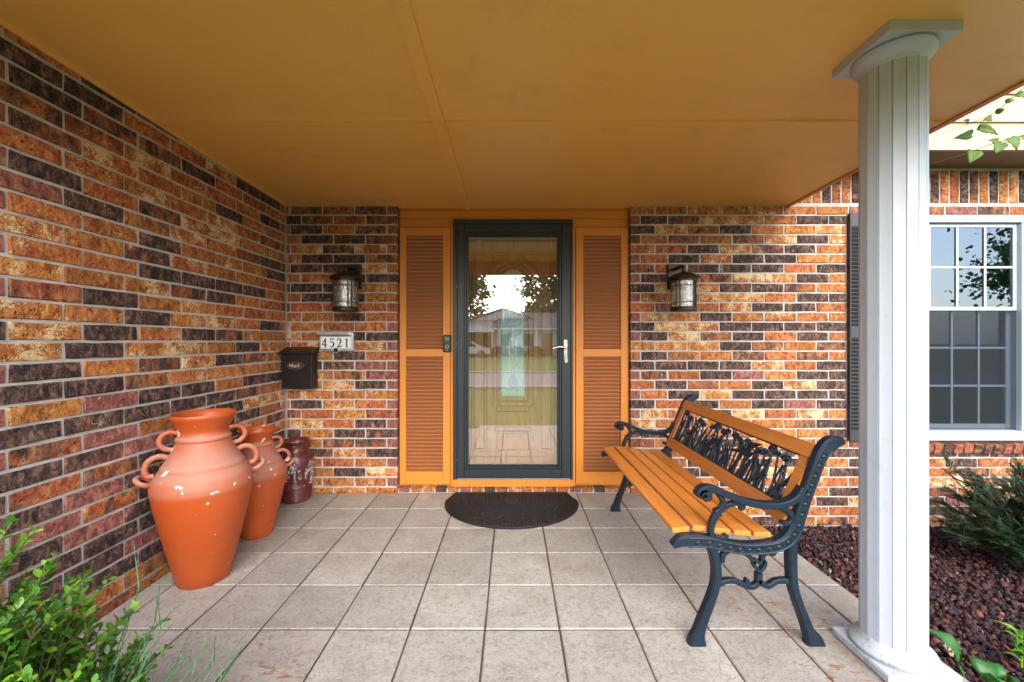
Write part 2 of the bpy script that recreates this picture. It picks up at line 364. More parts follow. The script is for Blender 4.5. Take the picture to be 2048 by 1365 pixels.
# ------------------------------------------------------------------ mesh and object helpers
ORG = {}
class MB:
    """collects verts and faces in world coordinates"""
    def __init__(s): s.v, s.f = [], []
    def add(s, vs_, fs):
        o = len(s.v); s.v += [tuple(p) for p in vs_]; s.f += [tuple(i + o for i in f) for f in fs]; return s
    def box(s, x0, x1, y0, y1, z0, z1, c=0.):
        if c <= 0:
            P = [(x, y, z) for z in (z0, z1) for y in (y0, y1) for x in (x0, x1)]
            return s.add(P, [(0, 2, 3, 1), (4, 5, 7, 6), (0, 1, 5, 4), (2, 6, 7, 3), (0, 4, 6, 2), (1, 3, 7, 5)])
        P, idx = [], {}
        X, Y, Z = (x0, x1), (y0, y1), (z0, z1)
        for ix in (0, 1):
            for iy in (0, 1):
                for iz in (0, 1):
                    sx, sy, sz = (1, -1)[ix], (1, -1)[iy], (1, -1)[iz]
                    b = (X[ix], Y[iy], Z[iz])
                    for a in range(3):
                        q = [b[0] + sx * c, b[1] + sy * c, b[2] + sz * c]; q[a] = b[a]
                        idx[(ix, iy, iz, a)] = len(P); P.append(q)
        F = []
        g = lambda ix, iy, iz, a: idx[(ix, iy, iz, a)]
        for i in (0, 1):
            q = [g(i, 0, 0, 0), g(i, 1, 0, 0), g(i, 1, 1, 0), g(i, 0, 1, 0)]; F.append(q if i else q[::-1])
            q = [g(0, i, 0, 1), g(1, i, 0, 1), g(1, i, 1, 1), g(0, i, 1, 1)]; F.append(q[::-1] if i else q)
            q = [g(0, 0, i, 2), g(1, 0, i, 2), g(1, 1, i, 2), g(0, 1, i, 2)]; F.append(q if i else q[::-1])
        for i in (0, 1):
            for j in (0, 1):
                p = (i + j) % 2 == 0
                q = [g(0, i, j, 1), g(0, i, j, 2), g(1, i, j, 2), g(1, i, j, 1)]; F.append(q[::-1] if not p else q)
                q = [g(i, 0, j, 0), g(i, 0, j, 2), g(i, 1, j, 2), g(i, 1, j, 0)]; F.append(q if not p else q[::-1])
                q = [g(i, j, 0, 0), g(i, j, 0, 1), g(i, j, 1, 1), g(i, j, 1, 0)]; F.append(q if p else q[::-1])
                for k in (0, 1):
                    q = [g(i, j, k, 0), g(i, j, k, 1), g(i, j, k, 2)]; F.append(q if (i + j + k) % 2 else q[::-1])
        return s.add(P, F)
    def tube(s, path, rad, n=8, caps=True, flat=1.):
        P = [Vector(p) for p in path]; m = len(P)
        rr = rad if isinstance(rad, (list, tuple)) else [rad] * m
        vs_, fs = [], []; up = None
        for i in range(m):
            d = (P[min(i + 1, m - 1)] - P[max(i - 1, 0)]);  d = d.normalized() if d.length > 1e-9 else Vector((0, 0, 1))
            if up is None: up = Vector((0, 0, 1)) if abs(d.z) < .9 else Vector((1, 0, 0))
            a = d.cross(up); a = a.normalized() if a.length > 1e-6 else d.orthogonal().normalized()
            b = a.cross(d).normalized(); up = b
            for k in range(n):
                t = 2 * PI * k / n; vs_.append(P[i] + a * (math.cos(t) * rr[i]) + b * (math.sin(t) * rr[i] * flat))
        for i in range(m - 1):
            for k in range(n):
                k2 = (k + 1) % n; fs.append((i * n + k, i * n + k2, (i + 1) * n + k2, (i + 1) * n + k))
        if caps: fs += [tuple(range(n))[::-1], tuple((m - 1) * n + k for k in range(n))]
        return s.add(vs_, fs)
    def ring(s, c, ax1, ax2, r1, r2, rt, n=28, k=8):
        c, a1, a2 = Vector(c), Vector(ax1).normalized(), Vector(ax2).normalized(); nn = a1.cross(a2)
        vs_, fs = [], []
        for i in range(n):
            t = 2 * PI * i / n; o = a1 * math.cos(t) * r1 + a2 * math.sin(t) * r2; rd = (a1 * math.cos(t) * r2 + a2 * math.sin(t) * r1).normalized()
            for j in range(k):
                u = 2 * PI * j / k; vs_.append(c + o + rd * (math.cos(u) * rt) + nn * (math.sin(u) * rt))
        for i in range(n):
            for j in range(k):
                i2, j2 = (i + 1) % n, (j + 1) % k; fs.append((i * k + j, i2 * k + j, i2 * k + j2, i * k + j2))
        return s.add(vs_, fs)
    def lathe(s, prof, c=(0, 0, 0), n=32, sx=1., sy=1., closed_top=True, closed_bottom=True):
        vs_, fs = [], []
        for (z, r) in prof:
            for k in range(n):
                t = 2 * PI * k / n; vs_.append((c[0] + r * math.cos(t) * sx, c[1] + r * math.sin(t) * sy, c[2] + z))
        for i in range(len(prof) - 1):
            for k in range(n):
                k2 = (k + 1) % n; fs.append((i * n + k, i * n + k2, (i + 1) * n + k2, (i + 1) * n + k))
        if closed_bottom: fs.append(tuple(range(n))[::-1])
        if closed_top: fs.append(tuple((len(prof) - 1) * n + k for k in range(n)))
        return s.add(vs_, fs)
    def prism(s, poly, to3, d):
        """2D outline (counter-clockwise) pushed through depth d by to3(u, v, w)"""
        n = len(poly)
        return s.add([to3(u, v, 0) for u, v in poly] + [to3(u, v, d) for u, v in poly],
                     [tuple(range(n))[::-1], tuple(range(n, 2 * n))] + [(i, (i + 1) % n, n + (i + 1) % n, n + i) for i in range(n)])
    def sweep(s, pts, hw, to3, t, ch=.3, sub=5):
        """bar of half width hw along a smooth 2D line, half thickness t, chamfered"""
        if not isinstance(hw, (list, tuple)): hw = [hw] * len(pts)
        P = spline([(p[0], p[1], w) for p, w in zip(pts, hw)], sub); m = len(P); vs_, fs = [], []
        for i in range(m):
            a, b = P[max(i - 1, 0)], P[min(i + 1, m - 1)]
            dx, dy = b[0] - a[0], b[1] - a[1]; L = math.hypot(dx, dy) or 1; nx, ny = -dy / L, dx / L
            w = P[i][2]; c = min(w, t) * ch
            for (q, z) in ((w, t - c), (w - c, t), (-w + c, t), (-w, t - c), (-w, -t + c), (-w + c, -t), (w - c, -t), (w, -t + c)):
                vs_.append(to3(P[i][0] + nx * q, P[i][1] + ny * q, z))
        for i in range(m - 1):
            for k in range(8):
                k2 = (k + 1) % 8; fs.append((i * 8 + k, i * 8 + k2, (i + 1) * 8 + k2, (i + 1) * 8 + k))
        fs += [tuple(range(8))[::-1], tuple((m - 1) * 8 + k for k in range(8))]
        return s.add(vs_, fs)
    def blob(s, c, rx, ry, rz, n=8, k=5):
        prof = []; vs_, fs = [], []
        for i in range(k + 1):
            a = -PI / 2 + PI * i / k
            for j in range(n):
                t = 2 * PI * j / n; vs_.append((c[0] + rx * math.cos(a) * math.cos(t), c[1] + ry * math.cos(a) * math.sin(t), c[2] + rz * math.sin(a)))
        for i in range(k):
            for j in range(n): j2 = (j + 1) % n; fs.append((i * n + j, i * n + j2, (i + 1) * n + j2, (i + 1) * n + j))
        return s.add(vs_, fs)
    def build(s, name, mat, parent=None, smooth=0, org=None):
        o3 = Vector(org) if org is not None else (ORG[parent.name] if parent else Vector((0, 0, 0)))
        me = bpy.data.meshes.new(name)
        me.from_pydata([(p[0] - o3.x, p[1] - o3.y, p[2] - o3.z) for p in s.v], [], s.f)
        me.materials.append(MATS[mat]); me.update()
        fix_normals(me)
        if smooth:
            me.polygons.foreach_set('use_smooth', [True] * len(me.polygons)); me.set_sharp_from_angle(angle=R(smooth))
        o = bpy.data.objects.new(name, me); col.objects.link(o)
        if parent:
            o.parent = parent
            if org is not None: o.location = o3 - ORG[parent.name]
        else: o.location = o3
        ORG[o.name] = o3
        return o

import bmesh
def fix_normals(me):
    if len(me.polygons) > 60000: return
    bm = bmesh.new(); bm.from_mesh(me); bmesh.ops.recalc_face_normals(bm, faces=bm.faces); bm.to_mesh(me); bm.free()

def spline(P, sub=5):
    """Catmull-Rom through points of any dimension"""
    if sub <= 1 or len(P) < 3: return [tuple(p) for p in P]
    A = np.array([P[0]] + list(P) + [P[-1]], float); out = []
    for i in range(1, len(A) - 2):
        p0, p1, p2, p3 = A[i - 1], A[i], A[i + 1], A[i + 2]
        for k in range(sub):
            t = k / sub
            out.append(tuple(.5 * (2 * p1 + (p2 - p0) * t + (2 * p0 - 5 * p1 + 4 * p2 - p3) * t * t + (3 * p1 - p0 - 3 * p2 + p3) * t ** 3)))
    out.append(tuple(A[-2])); return out

def tag(o, label=None, cat=None, group=None, kind=None):
    for k, v in (('label', label), ('category', cat), ('group', group), ('kind', kind)):
        if v: o[k] = v
    return o
def thing(name, loc, label=None, cat=None, group=None, kind=None):
    o = bpy.data.objects.new(name, None); col.objects.link(o); o.location = loc; o.empty_display_size = .1
    ORG[o.name] = Vector(loc); return tag(o, label, cat, group, kind)
def copy_tree(o, parent=None):
    c = o.copy(); col.objects.link(c); c.parent = parent
    for ch in list(o.children): copy_tree(ch, c)
    return c
def fast_mesh(name, mat, V, F, parent=None, smooth=False, org=None):
    """V (n,3), F (m,k) numpy arrays"""
    o3 = Vector(org) if org is not None else (ORG[parent.name] if parent else Vector((0, 0, 0)))
    me = bpy.data.meshes.new(name); V = np.asarray(V, np.float32) - np.array(o3, np.float32); F = np.asarray(F, np.int32)
    me.vertices.add(len(V)); me.vertices.foreach_set('co', V.ravel())
    me.loops.add(F.size); me.loops.foreach_set('vertex_index', F.ravel())
    me.polygons.add(len(F)); me.polygons.foreach_set('loop_start', np.arange(0, F.size, F.shape[1], dtype=np.int32))
    if smooth: me.polygons.foreach_set('use_smooth', [True] * len(F))
    me.materials.append(MATS[mat]); me.update(calc_edges=True); me.validate()
    o = bpy.data.objects.new(name, me); col.objects.link(o)
    if parent: o.parent = parent
    else: o.location = o3
    ORG[o.name] = o3; return o
def piece(name, me, parent, loc, rot=(0, 0, 0), scale=(1, 1, 1), color=None):
    o = bpy.data.objects.new(name, me); col.objects.link(o); o.parent = parent
    o.location = Vector(loc) - ORG[parent.name]; o.rotation_euler = rot; o.scale = scale
    if color: o.color = (*color, 1)
    ORG[o.name] = Vector(loc); return o

YB = 3.224                                   # front face of the entrance wall
XL = -1.78                                   # face of the side wall
def zc(y): return 2.26 + .025 * (YB - y)     # underside of the porch ceiling
Y_FRONT = .75                                # front edge of the porch roof

# ------------------------------------------------------------------ setting
g = MB().add([(-220, -260, -.30), (220, -260, -.30), (220, 60, -.30), (-220, 60, -.30)], [(0, 1, 2, 3)]).build('ground', 'lawn'); tag(g, kind='structure')
rd = MB().box(-200, 200, -12.2, -6.4, -.34, -.28).build('road', 'asphalt'); tag(rd, kind='structure')
for y in (-6.4, -12.5):
    k = MB().box(-200, 200, y, y + .3, -.34, -.2, .02).build('kerb', 'concrete'); tag(k, kind='structure')

wk = MB().box(-.55, 1.58, -.5, .93, -.33, -.255, .01).build('bounce_slab', 'concrete'); tag(wk, kind='structure')  # added concrete slab, bounces daylight up onto the porch ceiling
fl = MB().box(XL - .02, 1.60, .95, YB + .06, -.32, -.004).build('porch_floor', 'grout'); tag(fl, kind='structure')
def tile_mesh(w, d):
    b = MB(); h = .014; c = .004; j = lambda: random.uniform(-.0012, .0012)
    x, y = w / 2, d / 2
    rings = []
    for (ins, z) in ((0, -h), (0, -c), (c, 0)):
        rings.append([(-x + ins + j(), -y + ins + j(), z), (x - ins + j(), -y + ins + j(), z), (x - ins + j(), y - ins + j(), z), (-x + ins + j(), y - ins + j(), z)])
    b.add([p for r in rings for p in r], [(8, 9, 10, 11)] + [(r * 4 + i, r * 4 + (i + 1) % 4, r * 4 + 4 + (i + 1) % 4, r * 4 + 4 + i) for r in (0, 1) for i in range(4)])
    me = bpy.data.meshes.new('floor_tile'); me.from_pydata(b.v, [], b.f); me.materials.append(MATS['floor_tile']); me.update(); return me
xs = [.1983 + .3103 * k for k in range(-7, 6)]; ys = [1.698 + .3055 * k for k in range(-3, 6)]
xs = [XL + .004] + [x for x in xs if XL + .03 < x < 1.60] + [1.61]; ys = [.94] + [y for y in ys if .98 < y < YB - .02] + [YB - .004]
TM = [tile_mesh(.3103 - .007, .3055 - .007) for _ in range(6)]
for i in range(len(xs) - 1):
    for j in range(len(ys) - 1):
        w, d = xs[i + 1] - xs[i], ys[j + 1] - ys[j]
        piece('floor_tile', random.choice(TM), fl, ((xs[i] + xs[i + 1]) / 2, (ys[j] + ys[j + 1]) / 2, random.uniform(-.0008, .0008)),
              (random.uniform(-.002, .002), random.uniform(-.002, .002), 0), ((w - .007) / (.3103 - .007), (d - .007) / (.3055 - .007), 1))

# porch ceiling: sloped board, battens, boxed fascia at its open edges
XR = 2.16
def slab(b, x0, x1, y0, y1, dz0, dz1):
    P = [(x, y, zc(y) + dz) for dz in (dz0, dz1) for y in (y0, y1) for x in (x0, x1)]
    return b.add(P, [(0, 2, 3, 1), (4, 5, 7, 6), (0, 1, 5, 4), (2, 6, 7, 3), (0, 4, 6, 2), (1, 3, 7, 5)])
ceil = slab(MB(), XL - .1, XR, Y_FRONT, YB + .12, 0, .10).build('porch_ceiling', 'ceiling_paint'); tag(ceil, kind='structure')
slab(MB(), -.392, -.334, Y_FRONT + .03, YB + .054, -.014, .0).build('batten', 'ceiling_paint', ceil)
slab(MB(), XL + .004, -.3935, 2.035, 2.083, -.010, .0).build('batten', 'ceiling_paint', ceil)
slab(MB(), -.3325, XR - .03, 2.03, 2.078, -.010, .0).build('batten', 'ceiling_paint', ceil)
slab(MB(), XL + .002, XL + .014, Y_FRONT, YB - .01, -.012, .0).build('cove_strip', 'ceiling_paint', ceil)
MB().box(XL - .1, XR + .04, Y_FRONT - .04, Y_FRONT - .002, 2.13, 2.5, .004).build('fascia', 'ochre_paint', ceil)
slab(MB(), XR + .002, XR + .032, Y_FRONT, YB - .005, -.008, .2).build('fascia', 'ochre_paint', ceil)
rf = MB().add([(XL - .3, Y_FRONT - .1, 2.50), (XR + .1, Y_FRONT - .1, 2.50), (XR + .1, YB + 3, 3.9), (XL - .3, YB + 3, 3.9),
               (XL - .3, Y_FRONT - .1, 2.53), (XR + .1, Y_FRONT - .1, 2.53), (XR + .1, YB + 3, 3.93), (XL - .3, YB + 3, 3.93)],
              [(0, 3, 2, 1), (4, 5, 6, 7), (0, 1, 5, 4), (1, 2, 6, 5), (2, 3, 7, 6), (3, 0, 4, 7)]).build('roof', 'roof_shingle', ceil)

# ------------------------------------------------------------------ brick walls
BL, BH, PIT, CRS = .2445, .0672, .254, .0765
def brick_mesh(L=BL, H=BH, dep=.062):
    b = MB(); rings = []
    fx = [-.5, -.17, .17, .5]
    for (ins, y, jit) in ((0, dep, 0), (0, .007, .0024), (.0045, 0, .0032)):
        r = []
        for f in fx: r.append((f * (L - 2 * ins) + random.uniform(-jit, jit), y + random.uniform(-jit, jit) * .5, -H / 2 + ins + random.uniform(-jit, jit)))
        for f in fx[::-1]: r.append((f * (L - 2 * ins) + random.uniform(-jit, jit), y + random.uniform(-jit, jit) * .5, H / 2 - ins + random.uniform(-jit, jit)))
        rings.append(r)
    n = 8; V = [p for r in rings for p in r]; F = []
    for r in (0, 1):
        for i in range(n): F.append((r * n + i, r * n + (i + 1) % n, r * n + n + (i + 1) % n, r * n + n + i))
    F += [(16, 17, 22, 23), (17, 18, 21, 22), (18, 19, 20, 21)]
    me = bpy.data.meshes.new('brick'); me.from_pydata(V, [], F); me.materials.append(MATS['brick']); me.update(); fix_normals(me); return me
BM = [brick_mesh() for _ in range(8)]
def code_color(c):
    u = random.uniform
    return {'O': (u(.05, .26), u(.2, .6), u(0, .12)), 'C': (u(.05, .25), u(.85, 1.15), 0.), 'D': (u(.74, 1.), u(0, .35), u(.1, .5)),
            'M': (u(.45, .62), u(.1, .4), u(0, .2)), 'P': (u(.12, .35), u(0, .2), u(.8, 1.))}[c]
def rand_code(dark=.3): return random.choices('OCDMP', (.33, .2, dark, .2, .06))[0]
def zk(k): return 2.187 - CRS * k + CRS / 2         # centre of course k, 0 = top under the ceiling
def lay(parent, a, b, k, code, side=False, head=False):
    """one stretcher between joints a and b of course k"""
    L = b - a - .0095
    if L < .012: return
    z, h, mid = zk(k), BH, (a + b) / 2
    lo, hi = z - h / 2, z + h / 2
    if k == 0: hi = min(hi, 2.256)
    out = random.uniform(-.0016, .0016)
    loc = (XL + out, mid, (lo + hi) / 2) if side else (mid, YB + out, (lo + hi) / 2)
    rz = R(90) if side else 0
    o = piece('brick', random.choice(BM), parent, loc, (random.uniform(-.004, .004), random.uniform(-.006, .006), rz + random.uniform(-.003, .003)),
              (L / BL, 1, (hi - lo) / BH), code_color(code))

# side wall, corner at YB, bricks listed from the open end towards the corner (k even: last is the corner closer)
SIDE = ['DDOOCDDO', 'PDMMDOOO', 'MMCOOODO', 'PMCOODOO', 'OOCOCOMO', 'PDOMCCOO', 'PDMCOMDM', 'POODOCOD', 'COMCOOOO', 'POODDDDO',
        'COCMDOOM', 'PMDOCOOO', 'CODCCODO', 'DCDCDMOO', 'CDCCODCO', 'PDOMCDMO', 'DDMOOOOD', 'POPDDODD', 'DDDDDMOO', 'PMPODDCC',
        'DMPDDDMC', 'DMMDDDOM', 'DPDDMDOO', 'PPMDPDOD', 'DPDMDDCO', 'PDDDMPOD', 'DDPPDMDO', 'MMDDOMDO', 'DOMDDMOD', 'DDMODDMO']
sw = thing('brick_wall', (XL, 2.0, 0), 'brick side wall running from the corner past the terracotta urns', 'brick wall')
MB().box(XL - .20, XL + -.0055, .93, YB + .3, -.32, 2.42).build('mortar', 'mortar', sw)
for k in range(0, 33):
    top = zk(k) + BH / 2
    js = ([YB - .072] if k % 2 == 0 else []) ; y = (YB - .072 if k % 2 == 0 else YB)
    edges = [YB - .004, ] + ([YB - .072] if k % 2 == 0 else [])
    y = edges[-1] + (.004 if k % 2 else 0)
    while y - PIT > .95: y -= PIT; edges.append(y)
    edges.append(.93)
    s_ = SIDE[k][::-1] if k < 30 else ''
    for i in range(len(edges) - 1):
        if k > 29 and edges[i] > 1.0: continue          # below the porch floor
        c = s_[i] if i < len(s_) else rand_code()
        lay(sw, edges[i + 1], edges[i], k, c, side=True)
# course closing the gap above course 0 where the ceiling rises
i = 0; y = YB - .01
while y - PIT > .93:
    h = zc(y - PIT / 2) - 2.268 - .006
    if h > .012: piece('brick', random.choice(BM), sw, (XL, y - PIT / 2, 2.268 + h / 2), (0, 0, R(90)), (1, 1, h / BH), code_color(rand_code()))
    y -= PIT

LEFTP = ['CMOMP', 'DMMM', 'ODOMP', 'ODDM', 'MCMCP', 'CDDM', 'OMDCO', 'CODD', 'DDDOO', 'ODDO', 'DOOOP', 'OOMO', 'COOOP', 'CODD', 'PCCCP',
         'OODO', 'ODMPP', 'OOMP', 'OOCDP', 'OCOO', 'ODCOP', 'MOOM', 'OCOMP', 'DODD', 'OOMMP', 'OMCD', 'OOOOP', 'OODC', 'OCOOP', 'OOOO']
lw = thing('brick_wall', (-1.34, YB, 0), 'narrow brick wall between the corner and the left louvered panel, holding the mailbox', 'brick wall')
MB().box(XL + .002, -.9075, YB + .0055, YB + .30, -.32, 2.42).build('mortar', 'mortar', lw)
for k in range(30):
    e = [XL + .004, -1.749, -1.495, -1.241, -.987, -.90] if k % 2 == 0 else [XL + .004, -1.662, -1.408, -1.154, -.90]
    for i in range(len(e) - 1): lay(lw, e[i], e[i + 1], k, LEFTP[k][i])

RIGHTP = ['OOOCCOO', 'PDMCCODD', 'DCMDOOC', 'MOMOMCDC', 'OMDCMDO', 'PODCDDOO', 'MOMDDOD', 'PDOMCCDO', 'DCCDDMO', 'POOCCODD', 'OPOCDDM', 'PCODOCOO',
          'DCCDDDD', 'PDCMDOMO', 'OCCDMOM', 'ODMOMOMO', 'DDDDCOD', 'PMODPODD', 'ODMODCM', 'PODCDDDD', 'DODODPD', 'PCODCOCO', 'COOOOMD',
          'PDOOMOOD', 'MOODOMO', 'DOCMODOD', 'OMDOODO', 'OODMOCOD', 'DOODODO', 'OMOOODOD', 'MODOMOD', 'ODOMODOO', 'DOMODOM']
rw = thing('brick_wall', (2.6, YB, 0), 'brick wall behind the bench, running from the right louvered panel under the white window', 'brick wall')
WX0, WX1, WZ0, WZ1 = 2.99, 4.035, .40, 2.195
bm_ = MB()
bm_.box(.9375, WX0, YB + .0055, YB + .30, -.34, 2.60); bm_.box(WX1, 5.4, YB + .0055, YB + .30, -.34, 2.60)
bm_.box(WX0, WX1, YB + .0055, YB + .30, -.34, WZ0); bm_.box(WX0, WX1, YB + .0055, YB + .30, WZ1, 2.60)
bm_.build('mortar', 'mortar', rw)
for k in range(0, 33):
    e = [.93, 1.127] if k % 2 == 0 else [.93, 1.012, 1.227]
    while e[-1] + PIT < 5.2: e.append(e[-1] + PIT)
    for i in range(len(e) - 1):
        a, b = e[i], e[i + 1]; z = zk(k)
        if z > .42 and a > 2.64 and k > 0: continue                       # shutter and window stand here
        if z > .315 and a >= WX0 - .05 and k > 0: continue
        if z < -.0 - BH and b < 1.58: continue                            # below the floor
        if k > 0 and z > .41 and b > 2.634: b = 2.634 + .004
        if z > .315 and z < .42 and b > WX0: b = WX0
        if a > 4.4: continue
        s_ = RIGHTP[k]; c = s_[i] if i < len(s_) else rand_code(.15)
        lay(rw, a, b, k, c)
x = 1.86; SOL = 'OMDCDDOODMODOMDDOCDMOODMODOCDDMO'; i = 0
while x < 4.45:
    piece('soldier_brick', random.choice(BM), rw, (x, YB + random.uniform(-.0016, .0016), 2.41), (0, R(90) + random.uniform(-.006, .006), 0), (1.04, 1, 1.0), code_color(SOL[i % len(SOL)]))
    x += .0775; i += 1
x = 2.985; i = 0
while x < 4.2:                                                           # sloped rowlock sill
    piece('sill_brick', random.choice(BM), rw, (x + .035, YB - .032, .352), (Matrix.Rotation(R(14), 3, 'X') @ Matrix.Rotation(R(90), 3, 'Y')).to_euler(), (.30, 1.75, 1.05), (random.uniform(.3, .8), .1, .5))
    x += .0775

# raised brick threshold under the entry
th = thing('brick_threshold', (0, YB, 0), 'row of small header bricks laid under the front door', 'threshold')
MB().box(-.899, .929, YB + .006, 3.40, -.1, .030).build('mortar', 'mortar', th)
TC = 'POCDOPODMCOOMOPODOC'
for i in range(19):
    a = -.895 + i * .0962
    piece('brick', random.choice(BM), th, (a + .047, YB - .001, .0165), (R(9), 0, 0), (.086 / BL, .95, .030 / BH), code_color(TC[i]))

# ------------------------------------------------------------------ entry surround, shutters, doors
es = thing('entry_surround', (0, 3.30, 0), 'ochre painted wooden panelling and casing around the front door', 'door surround')
MB().box(-.903, -.47, 3.285, 3.34, .036, 2.30).build('panel', 'ochre_paint', es)
MB().box(.486, .933, 3.285, 3.34, .036, 2.30).build('panel', 'ochre_paint', es)
MB().box(-.47, .486, 3.285, 3.34, 2.165, 2.30).build('header_board', 'ochre_paint', es)
MB().box(-.899, .929, 3.270, 3.2845, 2.175, 2.235, .003).build('header_trim', 'ochre_paint', es)
MB().box(-.899, .929, 3.277, 3.2845, 2.108, 2.1735, .002).build('header_trim', 'ochre_paint', es)
MB().box(-.489, -.468, 3.262, 3.2835, .036, 2.178, .003).build('casing', 'ochre_paint', es)
MB().box(.484, .505, 3.262, 3.2835, .036, 2.178, .003).build('casing', 'ochre_paint', es)
MB().box(-.4675, .4835, 3.262, 3.2835, 2.1615, 2.178, .003).build('casing', 'ochre_paint', es)
MB().box(-.4675, .4835, 3.250, 3.345, .036, .094, .004).build('sill_board', 'ochre_paint', es)

def slat_mesh(L, dep=.026, th_=.006):
    b = MB().box(-L / 2, L / 2, -dep / 2, dep / 2, -th_ / 2, th_ / 2, .0016)
    me = bpy.data.meshes.new('slat'); me.from_pydata(b.v, [], b.f); fix_normals(me); return me
def shutter(x0, x1, z0, z1, fx0, fx1, fields, yf, label, group, mat, smat, dep=.028):
    s = thing('louvered_shutter', ((x0 + x1) / 2, yf, z0), label, 'shutter', group)
    MB().box(x0, fx0, yf, yf + dep, z0, z1, .003).build('stile', mat, s); MB().box(fx1, x1, yf, yf + dep, z0, z1, .003).build('stile', mat, s)
    zz = [z0] + [z for f in fields for z in f[:2]] + [z1]
    for i in range(0, len(zz), 2): MB().box(fx0, fx1, yf + .0025, yf + dep - .001, zz[i], zz[i + 1]).build('rail', mat, s)
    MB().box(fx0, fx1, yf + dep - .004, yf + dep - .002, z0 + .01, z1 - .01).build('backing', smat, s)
    me = slat_mesh(fx1 - fx0 + .004); me.materials.append(MATS[smat])
    for (a, b, n) in fields:
        p = (b - a) / n
        for i in range(n):
            piece('slat', me, s, ((fx0 + fx1) / 2, yf + .0145, a + p * (i + .5)), (R(-58) + random.uniform(-.03, .03), random.uniform(-.0015, .0015), 0), (1, p / .0302, 1))
    return s
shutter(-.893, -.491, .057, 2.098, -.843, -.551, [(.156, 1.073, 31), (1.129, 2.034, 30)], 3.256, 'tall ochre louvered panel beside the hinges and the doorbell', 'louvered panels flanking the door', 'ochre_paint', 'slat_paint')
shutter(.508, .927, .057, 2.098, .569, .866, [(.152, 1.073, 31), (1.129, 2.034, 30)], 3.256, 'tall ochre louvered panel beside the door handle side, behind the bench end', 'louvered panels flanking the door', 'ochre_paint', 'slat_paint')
shutter(2.636, 2.986, .415, 2.195, 2.648, 2.974, [(.50, 1.22, 24), (1.31, 2.09, 26)], YB - .032, 'black louvered shutter on the brick wall beside the white window', None, 'shutter_black', 'shutter_black')

sd = thing('storm_door', (0, 3.26, .10), 'charcoal framed full glass storm door with silver lever handle', 'door')
for (x0, x1) in ((-.4665, -.4365), (.4655, .4825)): MB().box(x0, x1, 3.248, 3.30, .096, 2.126, .002).build('jamb', 'door_enamel', sd)
MB().box(-.4665, .4825, 3.240, 3.30, 2.127, 2.160, .006).build('header_bar', 'door_enamel', sd)
def door_bar(name, x0, x1, z0, z1, y0=3.247): return MB().box(x0, x1, y0, 3.283, z0, z1, .003).build(name, 'door_enamel', sd)
st1 = door_bar('stile', -.4345, -.380, .108, 2.123); st2 = door_bar('stile', .394, .4635, .108, 2.123)
door_bar('rail', -.3795, .3935, 2.055, 2.123); door_bar('rail', -.3795, .3935, .108, .180)
def frame_loop(b, x0, x1, z0, z1, w, y0, y1, c=.003):
    b.box(x0, x0 + w, y0, y1, z0, z1, c); b.box(x1 - w, x1, y0, y1, z0, z1, c)
    b.box(x0 + w, x1 - w, y0 + .0006, y1, z1 - w, z1, c); b.box(x0 + w, x1 - w, y0 + .0006, y1, z0, z0 + w, c); return b
frame_loop(MB(), -.3792, .3932, .1805, 2.0545, .018, 3.252, 3.281).build('glazing_bead', 'door_enamel', sd)
frame_loop(MB(), -.361, .375, .1987, 2.0363, .015, 3.258, 3.279, .004).build('glazing_bead', 'door_enamel', sd)
MB().box(-.3465, .3605, 3.266, 3.270, .2125, 2.0225).build('glass', 'storm_glass', sd)
MB().box(-.434, .4635, 3.244, 3.284, .0955, .1065, .002).build('sweep', 'aluminium', sd)
for z in (.25, .62, 1.17, 1.62, 2.0): MB().box(-.4385, -.4335, 3.244, 3.2495, z, z + .006).build('hinge_screw', 'silver', sd)
hd = MB().box(.413, .441, 3.236, 3.2465, 1.027, 1.207, .008).build('handle_plate', 'silver', sd, 40)
lv = MB().tube(spline([(.427, 3.235, 1.142), (.427, 3.205, 1.142), (.420, 3.198, 1.143), (.38, 3.196, 1.150), (.345, 3.196, 1.146), (.32, 3.196, 1.137)], 5), .0085, 10).build('lever', 'silver', sd, 50)
MB().lathe([(0, .012), (.014, .012)], (0, 0, 0), 14).build('lock_cylinder', 'silver', hd)
bpy.data.objects['lock_cylinder'].location = (.427, -.030, .97); bpy.data.objects['lock_cylinder'].rotation_euler = (R(90), 0, 0)

YD = 3.375
fd = thing('front_door', (0, YD, .05), 'oak panelled front door with narrow arched leaded glass, seen through the storm door', 'door')
dx = .007
MB().box(-.455, .469, YD, YD + .045, .05, 2.11).build('slab', 'oak', fd)
MB().box(-.7, .7, YD + .05, YD + .06, 0, 2.3).build('back_plate', 'room_dark', fd)
for (x0, x1, z0, z1) in ((-.4685, -.456, .096, 2.16), (.470, .485, .096, 2.16)): MB().box(x0, x1, 3.342, 3.42, z0, z1).build('jamb', 'ochre_paint', fd)
def mould(b, pts, r=.012, closed=True, y=YD): 
    P = [(x, y, z) for x, z in pts]; P = P + [P[0]] if closed else P
    return b.tube(P, r, 6, flat=.8)
def rect(x0, x1, z0, z1): return [(x0, z0), (x1, z0), (x1, z1), (x0, z1)]
def arc(cx, cz, r, a0, a1, n=14): return [(cx + r * math.cos(R(a0 + (a1 - a0) * i / n)), cz + r * math.sin(R(a0 + (a1 - a0) * i / n))) for i in range(n + 1)]
